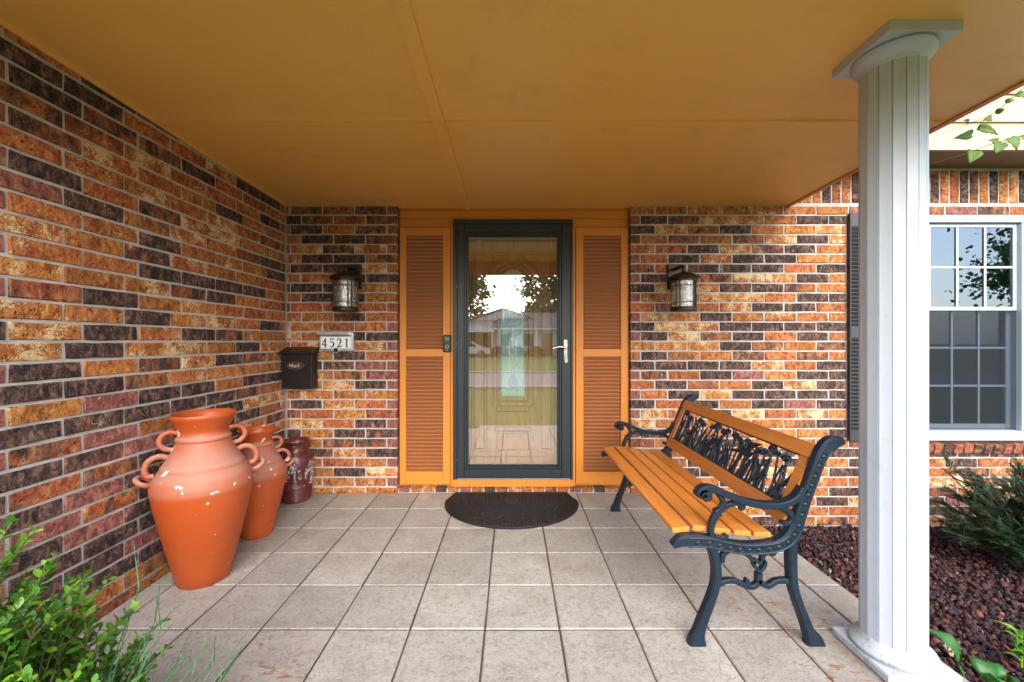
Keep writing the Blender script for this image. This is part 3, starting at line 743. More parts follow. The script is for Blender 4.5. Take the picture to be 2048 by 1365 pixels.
for sx in (-1, 1):
    X = lambda u: dx + sx * u
    mould(MB(), [(X(a), z) for a, z in rect(.235, .315, .31, 1.46)]).build('panel_moulding', 'oak', fd, 40)
    mould(MB(), [(X(a), z) for a, z in rect(.213, .337, .285, 1.485)], .009).build('panel_moulding', 'oak', fd, 40)
    up = [(.03, 1.905), (.03, 1.925), (.33, 1.925), (.33, 1.56), (.213, 1.56)] + arc(0, 1.665, .213, 0, 82, 10)
    mould(MB(), [(X(a), z) for a, z in up]).build('panel_moulding', 'oak', fd, 40)
    up = [(.055, 1.90), (.31, 1.90), (.31, 1.585), (.232, 1.585)] + arc(0, 1.665, .235, 0, 76, 10)
    mould(MB(), [(X(a), z) for a, z in up], .009).build('panel_moulding', 'oak', fd, 40)
lo = [(dx + .128, .70)] + [(dx + x, z) for x, z in arc(0, 1.665, .128, 0, 180, 18)] + [(dx - .128, .70)]
mould(MB(), lo, .011).build('lite_moulding', 'oak', fd, 40)
mould(MB(), [(dx + .165, .66)] + [(dx + x, z) for x, z in arc(0, 1.665, .165, 0, 180, 18)] + [(dx - .165, .66)], .008).build('lite_moulding', 'oak', fd, 40)
MB().box(dx - .135, dx + .135, YD - .022, YD + .001, .615, .66, .006).build('ledge', 'oak', fd)
MB().box(dx - .15, dx + .15, YD - .026, YD + .001, .455, .49, .006).build('ledge', 'oak', fd)
mould(MB(), rect(dx - .13, dx + .13, .30, .44)).build('panel_moulding', 'oak', fd, 40)
lx = .094
outline = [(dx - lx, .744), (dx + lx, .744)] + [(dx + x, z) for x, z in arc(0, 1.683, lx, 0, 180, 18)]
lite = MB().prism(outline, lambda u, v, w: (u, YD - .006 + w, v), .0045).build('arched_glass', 'lite_glass', fd)
def came(pts, r=.0036, closed=False):
    P = [(x, YD - .007, z) for x, z in pts]; P = P + [P[0]] if closed else P
    return MB().tube(P, r, 5).build('came', 'lead_came', lite, 40)
came(outline, .0042, True)
for (x, z0, z1) in ((0, 1.52, 1.775), (-.03, 1.40, 1.55), (.03, 1.40, 1.53), (0, .93, 1.31), (-.03, .93, 1.21), (.03, .93, 1.21)): came([(dx + x, z0), (dx + x, z1)])
came([(dx + .06, 1.66), (dx + lx, 1.66)]); came([(dx + .02, 1.10), (dx + lx, 1.10)]); came([(dx - lx, .84), (dx - .05, .84)]); came([(dx + .05, .84), (dx + lx, .84)])
for P in ([(-.0, 1.58), (.035, 1.62), (.055, 1.66), (.045, 1.70), (.01, 1.735)], [(-.0, 1.58), (-.03, 1.62), (-.045, 1.66), (-.03, 1.71), (.0, 1.735)],
          [(-.08, 1.36), (-.075, 1.42), (-.04, 1.46), (0, 1.48), (.04, 1.46), (.07, 1.42), (.085, 1.39)], [(-.08, 1.36), (-.06, 1.32), (-.02, 1.315), (.02, 1.33), (.05, 1.33), (.085, 1.39)],
          [(-.055, 1.26), (-.03, 1.285), (0, 1.27), (.03, 1.285), (.055, 1.26), (.03, 1.235), (0, 1.25), (-.03, 1.235), (-.055, 1.26)],
          [(0, 1.185), (-.025, 1.225)], [(0, 1.185), (.025, 1.225)], [(0, 1.06), (-.025, 1.10), (0, 1.14), (.025, 1.10), (0, 1.06)],
          [(0, .94), (-.025, .905), (-.048, .87), (-.045, .82), (0, .795), (.045, .82), (.048, .87), (.025, .905), (0, .94)], [(0, .83), (-.02, .87), (-.01, .89)], [(0, .83), (.03, .875), (.015, .90)],
          [(-.035, .80), (-.03, .775), (0, .755), (.03, .775), (.035, .80)]):
    came(spline([(dx + a, b) for a, b in P], 4), .0034)
for (x, z, a, b) in ((0, .865, .040, .055), (0, 1.40, .058, .052), (0, 1.26, .036, .017), (0, 1.10, .018, .030)):
    pb = [(dx + x + a * math.cos(t * PI / 8), z + b * math.sin(t * PI / 8)) for t in range(16)]
    MB().prism(pb, lambda u, v, w: (u, YD - .0095 + w, v), .003).build('bevelled_piece', 'bevel_glass', lite)

# doorbell on the left casing
db = thing('doorbell', (-.512, 3.25, 1.11), 'small black video doorbell with green display and round button', 'doorbell')
MB().box(-.545, -.481, 3.228, 3.2555, 1.108, 1.243, .008).build('housing', 'black_plastic', db, 40)
MB().box(-.530, -.496, 3.2265, 3.2278, 1.200, 1.224).build('display', 'green_screen', db)
MB().ring((-.513, 3.2275, 1.150), (1, 0, 0), (0, 0, 1), .013, .013, .0025, 20, 6).build('button_ring', 'grey_ring', db, 40)
MB().box(-.52, -.506, 3.2268, 3.2278, 1.118, 1.122).build('mark', 'grey_ring', db)

# ------------------------------------------------------------------ window, eave and siding on the right
wd = thing('window', (3.5, YB, WZ0), 'white framed sash window with gridded panes above the garden bed', 'window')
fx0, fx1, fz0, fz1 = WX0 + .002, WX1 - .002, .418, 2.185
yo = YB - .018
MB().box(fx0, fx1, yo, YB + .10, fz1 - .06, fz1, .006).build('head', 'window_vinyl', wd)
MB().box(fx0, fx0 + .06, yo, YB + .10, .49, fz1 - .061, .006).build('jamb', 'window_vinyl', wd); MB().box(fx1 - .035, fx1, yo, YB + .10, .49, fz1 - .061, .006).build('jamb', 'window_vinyl', wd)
MB().box(fx0, fx1 + .01, yo - .03, YB + .10, .418, .489, .008).build('sill', 'white_paint', wd)
def sash(x0, x1, z0, z1, y, cols, rows, st, nm):
    s = frame_loop(MB(), x0, x1, z0, z1, st, y, y + .03, .004).build(nm, 'window_vinyl', wd)
    gx0, gx1, gz0, gz1 = x0 + st, x1 - st, z0 + st, z1 - st
    MB().box(gx0, gx1, y + .010, y + .013, gz0, gz1).build('glass', 'window_glass', s)
    for i in range(1, cols): u = gx0 + (gx1 - gx0) * i / cols; MB().box(u - .008, u + .008, y + .002, y + .0095, gz0, gz1).build('muntin', 'window_vinyl', s)
    for i in range(1, rows): u = gz0 + (gz1 - gz0) * i / rows; MB().box(gx0, gx1, y + .0026, y + .0090, u - .008, u + .008).build('muntin', 'window_vinyl', s)
    return s
sash(fx0 + .061, fx1 - .036, 1.435, 2.123, YB + .015, 4, 2, .03, 'sash')
lsash = sash(fx0 + .061, fx1 - .036, .492, 1.485, YB + .055, 4, 3, .04, 'sash')
MB().box(fx0 + .064, fx1 - .039, YB + .020, YB + .0215, .495, 1.434).build('insect_screen', 'screen_mesh', lsash)
rm = thing('room', (3.5, 4.2, .3), kind='structure')
b_ = MB(); b_.box(2.2, 4.9, 5.2, 5.25, -.2, 2.6); b_.box(2.15, 2.2, YB + .31, 5.2, -.2, 2.6); b_.box(4.9, 4.95, YB + .31, 5.2, -.2, 2.6); b_.box(2.2, 4.9, YB + .31, 5.2, -.25, -.2); b_.box(2.2, 4.9, YB + .31, 5.2, 2.6, 2.65)
b_.build('room_shell', 'room_dark', rm)
def curtain(x0, x1, lab):
    V, F = [], []; n = 48
    for j, z in enumerate((.45, 2.2)):
        for i in range(n): V.append((x0 + (x1 - x0) * i / (n - 1), YB + .22 + .022 * math.sin(i * 1.05) + .01 * math.sin(i * .37), z))
    for i in range(n - 1): F.append((i, i + 1, n + i + 1, n + i))
    o = MB().add(V, F).build('curtain', 'curtain_cloth', None, 80, org=((x0 + x1) / 2, YB + .22, .45)); tag(o, lab, 'curtain', 'curtains behind the window')
    sl = o.modifiers.new('thickness', 'SOLIDIFY'); sl.thickness = .003
curtain(3.66, 4.03, 'wide grey brown pleated curtain hanging behind the window panes'); curtain(3.0, 3.22, 'narrow grey brown curtain behind the window pane nearest the black shutter')

gs = thing('gable_siding', (3.4, 2.92, 2.55), 'pale peach lap siding and eave above the window', 'siding')
for i in range(5):
    z = 2.552 + i * .20
    P = [(2.205, 2.905, z), (5.6, 2.905, z), (5.6, 2.93, z), (2.205, 2.93, z), (2.205, 2.922, z + .208), (5.6, 2.922, z + .208), (5.6, 2.931, z + .208), (2.205, 2.931, z + .208)]
    MB().add(P, [(0, 3, 2, 1), (4, 5, 6, 7), (0, 1, 5, 4), (1, 2, 6, 5), (2, 3, 7, 6), (3, 0, 4, 7)]).build('siding_board', 'siding_paint', gs)
MB().box(2.205, 5.6, 2.9315, YB + .3, 2.556, 2.58).build('soffit', 'soffit_paint', gs)
MB().box(1.70, 2.2045, YB - .02, YB + .3, 2.556, 2.58).build('soffit', 'soffit_paint', gs)

# ------------------------------------------------------------------ column
cx, cyy = 1.432, 1.542
cl = thing('column', (cx, cyy, 0), 'white fluted porch column on a chipped square plinth', 'column')
zt = zc(cyy)
sh, NS = MB(), 16; rows_ = []
ring_ = []
for i in range(NS):
    for (f, r) in ((0, .0925), (.05, .0972), (.5, .0945), (.95, .0972)):
        a = 2 * PI * (i + f) / NS + .04; ring_.append((cx + r * math.cos(a), cyy + r * math.sin(a)))
n = len(ring_)
sh.add([(x, y, z) for z in (.055, zt - .09) for x, y in ring_], [(i, (i + 1) % n, n + (i + 1) % n, n + i) for i in range(n)])
sh.build('shaft', 'white_paint', cl, 25)
cap = MB().lathe([(zt - .10, .094), (zt - .092, .099), (zt - .085, .099), (zt - .08, .103), (zt - .07, .113), (zt - .055, .122), (zt - .045, .124), (zt - .036, .118)], (cx, cyy, 0), 40).build('echinus', 'white_paint', cl, 40)
aw = .127
P = [(cx + sx * aw, cyy + sy * aw, z) for z in (0, 1) for sy in (-1, 1) for sx in (-1, 1)]
P = [(x, y, (zc(y) - .036 if k == 0 else zc(y) - .001)) for x, y, k in P]
MB().add(P, [(0, 2, 3, 1), (4, 5, 7, 6), (0, 1, 5, 4), (2, 6, 7, 3), (0, 4, 6, 2), (1, 3, 7, 5)]).build('abacus', 'white_paint', cl)
MB().box(cx - .128, cx + .128, cyy - .128, cyy + .128, .002, .034, .005).build('plinth', 'worn_white', cl)
MB().lathe([(.033, .118), (.040, .126), (.050, .128), (.060, .122), (.068, .110), (.078, .104), (.086, .099), (.090, .095)], (cx, cyy, 0), 44).build('torus', 'worn_white', cl, 40)

# ------------------------------------------------------------------ wall things
def lantern(x, label):
    L = thing('wall_lantern', (x, YB, 1.41), label, 'lantern', 'lanterns flanking the door')
    ya = 3.037; w = lambda pr, nm, m='lantern_bronze', n=32: MB().lathe(pr, (x, ya, 0), n).build(nm, m, L, 40)
    MB().box(x - .056, x + .056, YB - .030, YB - .0025, 1.60, 1.795, .004).build('backplate', 'lantern_bronze', L)
    MB().tube(spline([(x, YB - .03, 1.755), (x, YB - .10, 1.757), (x, ya + .02, 1.752), (x, ya, 1.735), (x, ya, 1.695)], 5), .013, 10).build('arm', 'lantern_bronze', L, 50)
    w([(1.652, .090), (1.653, .113), (1.662, .116), (1.668, .112), (1.672, .100), (1.684, .085), (1.697, .050), (1.705, .018), (1.712, .012)], 'cap')
    w([(1.636, .0885), (1.637, .0925), (1.652, .0925), (1.6525, .0885)], 'collar')
    w([(1.412, .05), (1.413, .0915), (1.420, .0935), (1.440, .0930), (1.446, .0890), (1.4465, .03)], 'base_ring')
    g_ = MB().lathe([(1.447, .0835), (1.6355, .0835)], (x, ya, 0), 36, closed_top=False, closed_bottom=False).build('glass', 'seedy_glass', L, 60)
    for q in range(8):
        a = 2 * PI * (q // 2) / 4 + (.16 if q % 2 else -.16) - PI / 4 - .05
        MB().tube([(x + .0875 * math.cos(a), ya + .0875 * math.sin(a), 1.444), (x + .0875 * math.cos(a), ya + .0875 * math.sin(a), 1.638)], .0042, 6).build('strap', 'lantern_bronze', L)
    for z in (1.478, 1.600): MB().ring((x, ya, z), (1, 0, 0), (0, 1, 0), .0865, .0865, .0028, 40, 6).build('band', 'lantern_bronze', L, 60)
    MB().lathe([(1.447, .014), (1.49, .016), (1.50, .022), (1.53, .030), (1.56, .026), (1.59, .008)], (x, ya, 0), 16).build('bulb', 'bulb_glass', L, 60)
lantern(-1.235, 'bronze cylinder wall lantern above the house number'); lantern(1.272, 'bronze cylinder wall lantern above the bench')

mbx = thing('mailbox', (-1.64, YB, .83), 'black metal wall mailbox with oval bronze plaque, in the brick corner', 'mailbox')
MB().box(-1.757, -1.527, 3.122, YB - .003, .832, 1.094, .005).build('body', 'bronze_black', mbx)
P = [(-1.768, 3.108, 1.094), (-1.518, 3.108, 1.094), (-1.518, YB - .003, 1.10), (-1.768, YB - .003, 1.10), (-1.768, 3.108, 1.112), (-1.518, 3.108, 1.112), (-1.518, YB - .003, 1.148), (-1.768, YB - .003, 1.148)]
MB().add(P, [(0, 3, 2, 1), (4, 5, 6, 7), (0, 1, 5, 4), (1, 2, 6, 5), (2, 3, 7, 6), (3, 0, 4, 7)]).build('lid', 'bronze_black', mbx)
pc = (-1.645, 3.1215, 1.008)
ov = [(pc[0] + .070 * math.cos(t * PI / 16), pc[2] + .034 * math.sin(t * PI / 16)) for t in range(32)]
pq = MB().prism(ov, lambda u, v, w: (u, pc[1] - .006 + w, v), .0065).build('plaque', 'plaque_bronze', mbx)
MB().ring((pc[0], pc[1] - .005, pc[2]), (1, 0, 0), (0, 0, 1), .068, .033, .004, 36, 6).build('plaque_rim', 'plaque_bronze', pq, 60)
tx = lambda ox: (lambda u, v, w: (pc[0] + ox + u * .023, pc[1] - .0085 + w, pc[2] - .012 + v * .026))
lt = MB(); A = [.1]
lt.sweep([(0, 0), (0, 1)], .05, tx(-.045), .0015, sub=1); lt.sweep([(0, 1), (.45, .2), (.9, 1)], .06, tx(-.045), .0015, sub=1); lt.sweep([(.9, 1), (.9, 0)], .08, tx(-.045), .0015, sub=1)
lt.sweep([(.5, .55), (.1, .55), (0, .25), (.2, 0), (.5, .15)], .06, tx(-.014), .0015); lt.sweep([(.5, .62), (.5, 0), (.62, 0)], .07, tx(-.014), .0015, sub=1)
lt.sweep([(.1, .6), (.1, 0)], .08, tx(.008), .0015, sub=1); lt.sweep([(.1, .8), (.1, .92)], .08, tx(.008), .0015, sub=1); lt.sweep([(.1, 1), (.1, 0)], .08, tx(.022), .0015, sub=1)
lt.build('lettering', 'grey_ring', pq)

hn = thing('house_number_sign', (-1.37, YB, 1.12), 'white house number plate reading 4521 in a pale metal frame', 'house number')
def rrect(x0, x1, z0, z1, r, n=5):
    out = []
    for (cx_, cz_, a0) in ((x1 - r, z1 - r, 0), (x0 + r, z1 - r, 90), (x0 + r, z0 + r, 180), (x1 - r, z0 + r, 270)):
        out += [(cx_ + r * math.cos(R(a0 + 90 * i / n)), cz_ + r * math.sin(R(a0 + 90 * i / n))) for i in range(n + 1)]
    return out
MB().prism(rrect(-1.505, -1.238, 1.118, 1.262, .022), lambda u, v, w: (u, YB - .022 + w, v), .0195).build('frame', 'aluminium', hn)
frame_loop(MB(), -1.497, -1.252, 1.128, 1.236, .007, YB - .0295, YB - .0225, .002).build('rim', 'aluminium', hn)
MB().box(-1.4895, -1.2595, YB - .0255, YB - .0223, 1.136, 1.228).build('plate', 'white_plate', hn)
MB().box(-1.515, -1.256, YB - .060, YB - .0225, 1.240, 1.270, .004).build('lamp_hood', 'aluminium', hn)
MB().lathe([(0, .022), (.006, .022), (.009, .019)], (0, 0, 0), 20).build('sensor_ring', 'aluminium', hn)
MB().lathe([(0, .017), (.012, .015)], (0, 0, 0), 20).build('sensor', 'black_plastic', hn)
for nm, yy in (('sensor_ring', -.0225), ('sensor', -.030)):
    o = bpy.data.objects[nm]; o.data.transform(Matrix.Translation(ORG[hn.name])); o.location = (-1.372 + 1.37, yy, 1.124 - 1.12); o.rotation_euler = (R(90), 0, 0)
def digit(ox, strokes):
    b = MB()
    for k, (pts, ws) in enumerate(strokes):
        b.sweep(pts, ws, lambda u, v, w, k=k: (ox + u * .036, YB - .0275 + w - .0002 * k, 1.145 + v * .070), .0018, .2, 4 if len(pts) > 2 else 1)
    for i in range(len(b.v)): pass
    return b.build('digit', 'digit_black', hn)
# strokes are given in a unit box; widths are in the same units
def dg(ox, S):
    b = MB(); W, H = .036, .068
    for k, (pts, ws) in enumerate(S):
        pp = [(p[0] * W, p[1] * H) for p in pts]; ww = [w * W for w in ws] if isinstance(ws, (list, tuple)) else ws * W
        b.sweep(pp, ww, lambda u, v, w, k=k: (ox + u, YB - .0272 - .0003 * k + w, 1.146 + v), .0016, .15, 5 if len(pts) > 2 else 1)
    b.build('digit', 'digit_black', hn)
dg(-1.484, [([(.72, 0), (.72, 1)], .15), ([(.70, .98), (.05, .33)], .06), ([(.0, .30), (1.05, .30)], .075), ([(.45, .02), (1.0, .02)], .05)])
dg(-1.424, [([(.18, .97), (.95, .95)], .11), ([(.2, .98), (.16, .55)], .05), ([(.16, .55), (.5, .63), (.82, .5), (.86, .28), (.6, .06), (.3, .02), (.05, .14)], [.04, .08, .13, .15, .12, .08, .11])])
dg(-1.366, [([(.08, .75), (.25, .96), (.55, .99), (.8, .82), (.76, .6), (.45, .3), (.08, .05)], [.12, .08, .09, .14, .14, .09, .05]), ([(.05, .07), (.95, .07)], .12), ([(.92, .05), (.98, .25)], .05)])
dg(-1.308, [([(.5, 0), (.5, 1)], .14), ([(.18, .02), (.82, .02)], .055), ([(.18, .86), (.5, .97)], .06)])

# ------------------------------------------------------------------ urns
def urn(x, y, sxy, sz, ang, label):
    u = thing('terracotta_urn', (0, 0, 0), label, 'urn', None); ORG[u.name] = Vector((0, 0, 0))
    prof = [(.0, .105), (.012, .114), (.05, .121), (.15, .146), (.25, .169), (.35, .190), (.42, .204), (.465, .2115), (.49, .2135), (.512, .210), (.54, .196), (.565, .181), (.578, .174),
            (.586, .1715), (.592, .166), (.605, .158), (.63, .143), (.66, .1275), (.69, .1155), (.700, .1125), (.706, .117), (.714, .118), (.721, .1115), (.735, .1035), (.75, .104), (.77, .1115), (.79, .122), (.808, .131),
            (.818, .1365), (.828, .1375), (.834, .134), (.833, .127), (.822, .119), (.80, .107), (.77, .097), (.72, .090), (.66, .100), (.60, .12)]
    MB().lathe(prof, n=56, closed_top=True).build('body', 'terracotta', u, 50)
    for s in (1, -1):
        A = lambda r, z: (s * r, 0, z)
        MB().tube(spline([A(.100, .742), A(.135, .752), A(.165, .735), A(.172, .700), A(.150, .672), A(.120, .664)], 5), .0125, 10).build('handle', 'terracotta', u, 60)
        h = MB().tube(spline([A(.138, .628), A(.175, .640), A(.212, .622), A(.226, .585), A(.215, .553), A(.192, .548)], 5), .0135, 10).build('handle', 'terracotta', u, 60)
        MB().ring(A(.2265, .531), (s * .75, .42, .38), (-.2 * s, .9, -.3), .036, .036, .012, 28, 8).build('ring', 'terracotta', h, 60)
    u.location = (x, y, .001); u.rotation_euler = (0, 0, ang); u.scale = (sxy, sxy, sz); return u
urn(-1.553, 2.066, 1, 1, R(37 + 180), 'large terracotta urn with white chips and ring handles, in front of the side wall')
urn(-1.577, 2.534, .77, .785, R(32 + 180), 'smaller terracotta urn with ring handles, between the large urn and the dark vase')

vx, vy = -1.63, 3.09
vz = thing('vase', (vx, vy, 0), 'dark red glazed vase with silvery tree relief, in the brick corner', 'vase')
prof = [(.001, .092), (.006, .099), (.03, .104), (.06, .107), (.10, .109), (.118, .110), (.124, .107), (.16, .111), (.21, .116), (.26, .119), (.29, .118), (.32, .112), (.345, .102), (.365, .090), (.385, .080), (.405, .077), (.42, .081), (.435, .092), (.445, .100), (.450, .099), (.447, .091), (.43, .075), (.38, .066)]
MB().lathe(prof, (vx, vy, 0), 48).build('body', 'oxblood_glaze', vz, 50)
bd = MB()
for i in range(9): bd.ring((vx, vy, .016 + i * .0115), (1, 0, 0), (0, 1, 0), *[np.interp(.016 + i * .0115, [p[0] for p in prof[:6]], [p[1] for p in prof[:6]])] * 2, .0042, 44, 6)
bd.build('ribbed_band', 'oxblood_glaze', vz, 60)
zp = [p[0] for p in prof[:15]]; rp = [p[1] for p in prof[:15]]
def on_vase(a, z, off=.001): r = np.interp(z, zp, rp) + off; return (vx + r * math.sin(a), vy - r * math.cos(a), z)
for a0 in (.40, 1.55, -.75, 2.9, -2.0):
    rl = MB()
    def S(pts, w): rl.tube(spline([on_vase(a0 + a, z) for a, z in pts], 5), w, 6)
    S([(0, .125), (.03, .16), (-.02, .20), (.02, .235)], [.014 - .0005 * i for i in range(16)]); S([(-.13, .128), (-.02, .14), (.1, .13)], .008); S([(.1, .128), (.05, .15)], .008)
    for (da, dz) in ((-.35, .25), (-.22, .29), (0, .30), (.2, .28), (-.45, .20)): S([(0, .23), (da * .5, (dz + .245) / 2 + .012), (da, dz)], .009)
    S([(-.45, .20), (-.52, .185), (-.48, .172), (-.4, .18)], .006)
    S([(.22, .19), (.3, .215), (.38, .20), (.34, .178), (.27, .188)], .006)
    for _ in range(16):
        q = random.uniform(-.5, .3); rl.blob(on_vase(a0 + q, .285 - abs(q) * .12 + random.uniform(-.02, .02)), .012, .012, .009, 6, 4)
    tag(rl.build('relief', 'worn_relief', vz, 60), kind='stuff')

# ------------------------------------------------------------------ doormat
mt = thing('doormat', (0, 2.95, .001), 'dark brown half round rubber doormat on the tiles before the door', 'doormat')
mcx, mcy, ma, mb_ = -.003, 3.03, .490, .437
def mat_outline(s=1., dy=0):
    pts = [(mcx + ma * s * math.cos(R(t)), mcy + mb_ * s * math.sin(R(t))) for t in range(180, 361, 5)]
    return pts + [(mcx + .463 * s, 3.09), (mcx + .433 * s, mcy + .172 * s), (mcx - .445 * s, mcy + .165 * s), (mcx - .472 * s, 3.09)]
MB().prism(mat_outline(), lambda u, v, w: (u, v, .0015 + w), .007).build('base', 'mat_rubber', mt)
brd = MB(); q = mat_outline(.985); brd.tube([(x, y, .009) for x, y in q + [q[0], q[1]]], .0075, 6, False); brd.build('border', 'mat_rubber', mt, 60)
nb = MB()
for r_ in np.arange(.12, .95, .047):
    n = int(2 + r_ * 62)
    for i in range(n + 1):
        t = R(180) + R(180) * i / n; x, y = mcx + ma * r_ * math.cos(t), mcy + mb_ * r_ * math.sin(t)
        nb.blob((x, y, .0088), .0075, .0062, .0055, 6, 2 + 1)
for r_ in np.arange(.12, .90, .047):
    for yy in np.arange(.03, .15, .024):
        for s in (-1, 1): nb.blob((mcx + s * ma * r_, mcy + yy, .0088), .0062, .0085, .005, 6, 3)
tag(nb.build('ribs', 'mat_rubber', mt), kind='stuff')

# ------------------------------------------------------------------ bench
bn = thing('bench', (.95, 2.25, 0), 'park bench with orange wood slats, cast iron ends and iris back panel', 'bench')
def bz(zx, zy): return (.3085 + .0008115 * zx, 1.0417 - .0008115 * zy - .003)
def side_frame(yc, sgn):
    b = MB(); t0 = .020
    to3 = lambda th_=0.: (lambda u, v, w: (u, yc + w, v))
    def bar(pts, hw, t=t0): b.sweep([bz(*p) for p in pts], hw, to3(), t, .35, 6)
    bar([(398, 803), (440, 778), (500, 772), (570, 778), (650, 798), (740, 812), (830, 810), (905, 798), (960, 765), (995, 712), (1015, 645), (1042, 560), (1075, 470), (1105, 390), (1135, 335), (1175, 302), (1222, 290)],
        [.006, .020, .022, .021, .021, .021, .021, .022, .025, .024, .020, .020, .020, .020, .024, .026, .014], .022)
    bar([(586, 800), (606, 860), (614, 930), (606, 1000), (582, 1075), (552, 1150), (530, 1215), (520, 1255), (518, 1292)], [.017, .016, .016, .015, .016, .018, .021, .030, .038], .021)
    bar([(979, 780), (978, 880), (984, 985), (1004, 1060), (1034, 1140), (1060, 1210), (1083, 1255), (1090, 1292)], [.018, .017, .016, .015, .016, .020, .032, .041], .021)
    bar([(548, 575), (572, 568), (568, 542), (545, 535), (527, 555), (532, 535), (565, 522), (620, 535), (690, 565), (770, 592), (860, 605), (940, 598), (1000, 570), (1035, 520)],
        [.006, .010, .012, .012, .012, .012, .013, .013, .012, .012, .012, .012, .013, .014], .022)
    bar([(622, 545), (648, 590), (640, 618), (612, 655), (592, 700), (588, 745), (600, 770)], [.010, .010, .010, .012, .012, .011, .012], .013)
    bar([(636, 632), (668, 608), (705, 597), (738, 602), (742, 618), (728, 622)], [.009, .009, .009, .010, .008, .007], .012)
    bar([(600, 755), (628, 768), (655, 764), (664, 748)], [.008, .009, .009, .007], .012)
    bar([(880, 606), (930, 618), (968, 640), (985, 668), (972, 692), (940, 694), (934, 684)], [.009, .010, .011, .011, .010, .009, .006], .013)
    bar([(610, 648), (630, 636)], .016, .016); 
    bar([(620, 992), (660, 975), (700, 974), (740, 990), (785, 1003), (815, 985), (822, 972), (830, 985), (865, 998), (905, 976), (965, 972)], [.011, .009, .009, .010, .010, .009, .009, .009, .010, .010, .011], .013)
    bar([(768, 965), (762, 978), (775, 992)], [.006, .009, .009], .012)
    bar([(820, 978), (820, 935)], .013, .013)
    bar([(822, 928), (800, 902), (796, 882), (808, 874), (822, 886), (836, 874), (850, 882), (846, 902), (824, 928)], .006, .012)
    bar([(800, 886), (778, 858), (745, 836), (705, 824), (670, 828), (645, 852), (640, 882)], [.008, .008, .008, .008, .008, .009, .010], .012)
    bar([(842, 880), (838, 855), (860, 828)], .008, .012); bar([(860, 836), (885, 842), (900, 826)], [.007, .009, .008], .012)
    fr = b.build('side_frame', 'cast_iron', bn, 40)
    # raised leaf scroll along the rail and its rolled edges
    m = MB(); rail = spline([bz(*p) for p in [(470, 778), (570, 780), (650, 798), (740, 812), (830, 810), (905, 798), (960, 765), (995, 712), (1015, 645), (1042, 560), (1075, 470), (1105, 390), (1140, 330)]], 8)
    acc = 0
    for i in range(1, len(rail)):
        (x0, z0), (x1, z1) = rail[i - 1], rail[i]; L = math.hypot(x1 - x0, z1 - z0); acc += L
        if acc > .036:
            acc = 0; nx, nz = -(z1 - z0) / L, (x1 - x0) / L
            for s in (-1, 1):
                y = yc + s * .0215
                m.blob((x1, y, z1), .012, .006, .009, 8, 4)
                m.tube([(x1 - nx * .012 + (x1 - x0) / L * q, y, z1 - nz * .012 + (z1 - z0) / L * q) for q in (0,)] + [(x1 + nx * o + (x1 - x0) / L * q, y + s * .001, z1 + nz * o + (z1 - z0) / L * q) for o, q in ((-.006, .012), (.004, .017), (.012, .013))], .0028, 5)
    for off in (.0165, -.0165):
        for s in (-1, 1):
            pth = []
            for i in range(len(rail)):
                a_, b2 = rail[max(i - 1, 0)], rail[min(i + 1, len(rail) - 1)]; L = math.hypot(b2[0] - a_[0], b2[1] - a_[1])
                pth.append((rail[i][0] - (b2[1] - a_[1]) / L * off, yc + s * .0215, rail[i][1] + (b2[0] - a_[0]) / L * off))
            m.tube(pth, .0032, 5)
    m.build('scroll_relief', 'cast_iron', fr, 60)
side_frame(1.62, 1); side_frame(2.885, -1)
Y0, Y1 = 1.632, 2.873
seat = [(.640, .441), (.722, .446), (.804, .436), (.886, .427), (.966, .421)]
for i, (x, z) in enumerate(seat):
    rx = (-.10, .04, .11, .09, .02)[i]
    o = MB().box(-.0345, .0345, Y0 - 2.2525, Y1 - 2.2525, -.011, .011, .004).build('slat', 'bench_wood', bn, org=(0, 0, 0)); o.location = Vector((x + .034, 2.2525, z)) - ORG[bn.name]; o.rotation_euler = (0, rx, 0)
# back panel lies in a leaning plane: u along the bench, v up the slope
B0, B1 = Vector((1.087, 0, .462)), Vector((1.222, 0, .780)); vd = (B1 - B0).normalized(); nd = Vector((-vd.z, 0, vd.x)); HV = (B1 - B0).length
def bp(u, v, w=0.): p = B0 + vd * v + nd * w; return (p.x, Y0 + u, p.z)
LU = Y1 - Y0
def bbar(nm, u0, u1, v0, v1, t=.011):
    P = [bp(u, v, w) for w in (-t, t) for v in (v0, v1) for u in (u0, u1)]
    o = MB().add(P, [(0, 2, 3, 1), (4, 5, 7, 6), (0, 1, 5, 4), (2, 6, 7, 3), (0, 4, 6, 2), (1, 3, 7, 5)]).build(nm, 'bench_wood', bn)
    bv = o.modifiers.new('edge', 'BEVEL'); bv.width = .004; bv.segments = 2
bbar('back_rail', 0, LU, HV - .062, HV, .0115); bbar('back_rail', 0, LU, 0, .066, .0115)
bbar('back_stile', 0, .060, .0665, HV - .0625); bbar('back_stile', LU - .060, LU, .0665, HV - .0625)
U0, U1, V0, V1 = .0605, LU - .0605, .067, HV - .063
ip = MB(); T = lambda u, v, w: bp(u, v, w)
for (a, b) in (((U0, V0), (U1, V0)), ((U0, V1), (U1, V1)), ((U0, V0), (U0, V1)), ((U1, V0), (U1, V1))): ip.sweep([a, b], .005, T, .006, .3, 1)
rs = random.Random(11)
def blade(u, v, lean, h, w=.006, curl=0.):
    P = [(u, v), (u + lean * .25, v + h * .4), (u + lean * .65, v + h * .8), (u + lean + curl, v + h * (1 if curl == 0 else .85))]
    P = [(min(max(a, U0 + .004), U1 - .004), min(b, V1 - .004)) for a, b in P]
    zo = rs.uniform(-.004, .004); ip.sweep(P, [w * .7, w, w * .8, w * .15], lambda a, b, c: T(a, b, c + zo), .0035, .4, 5)
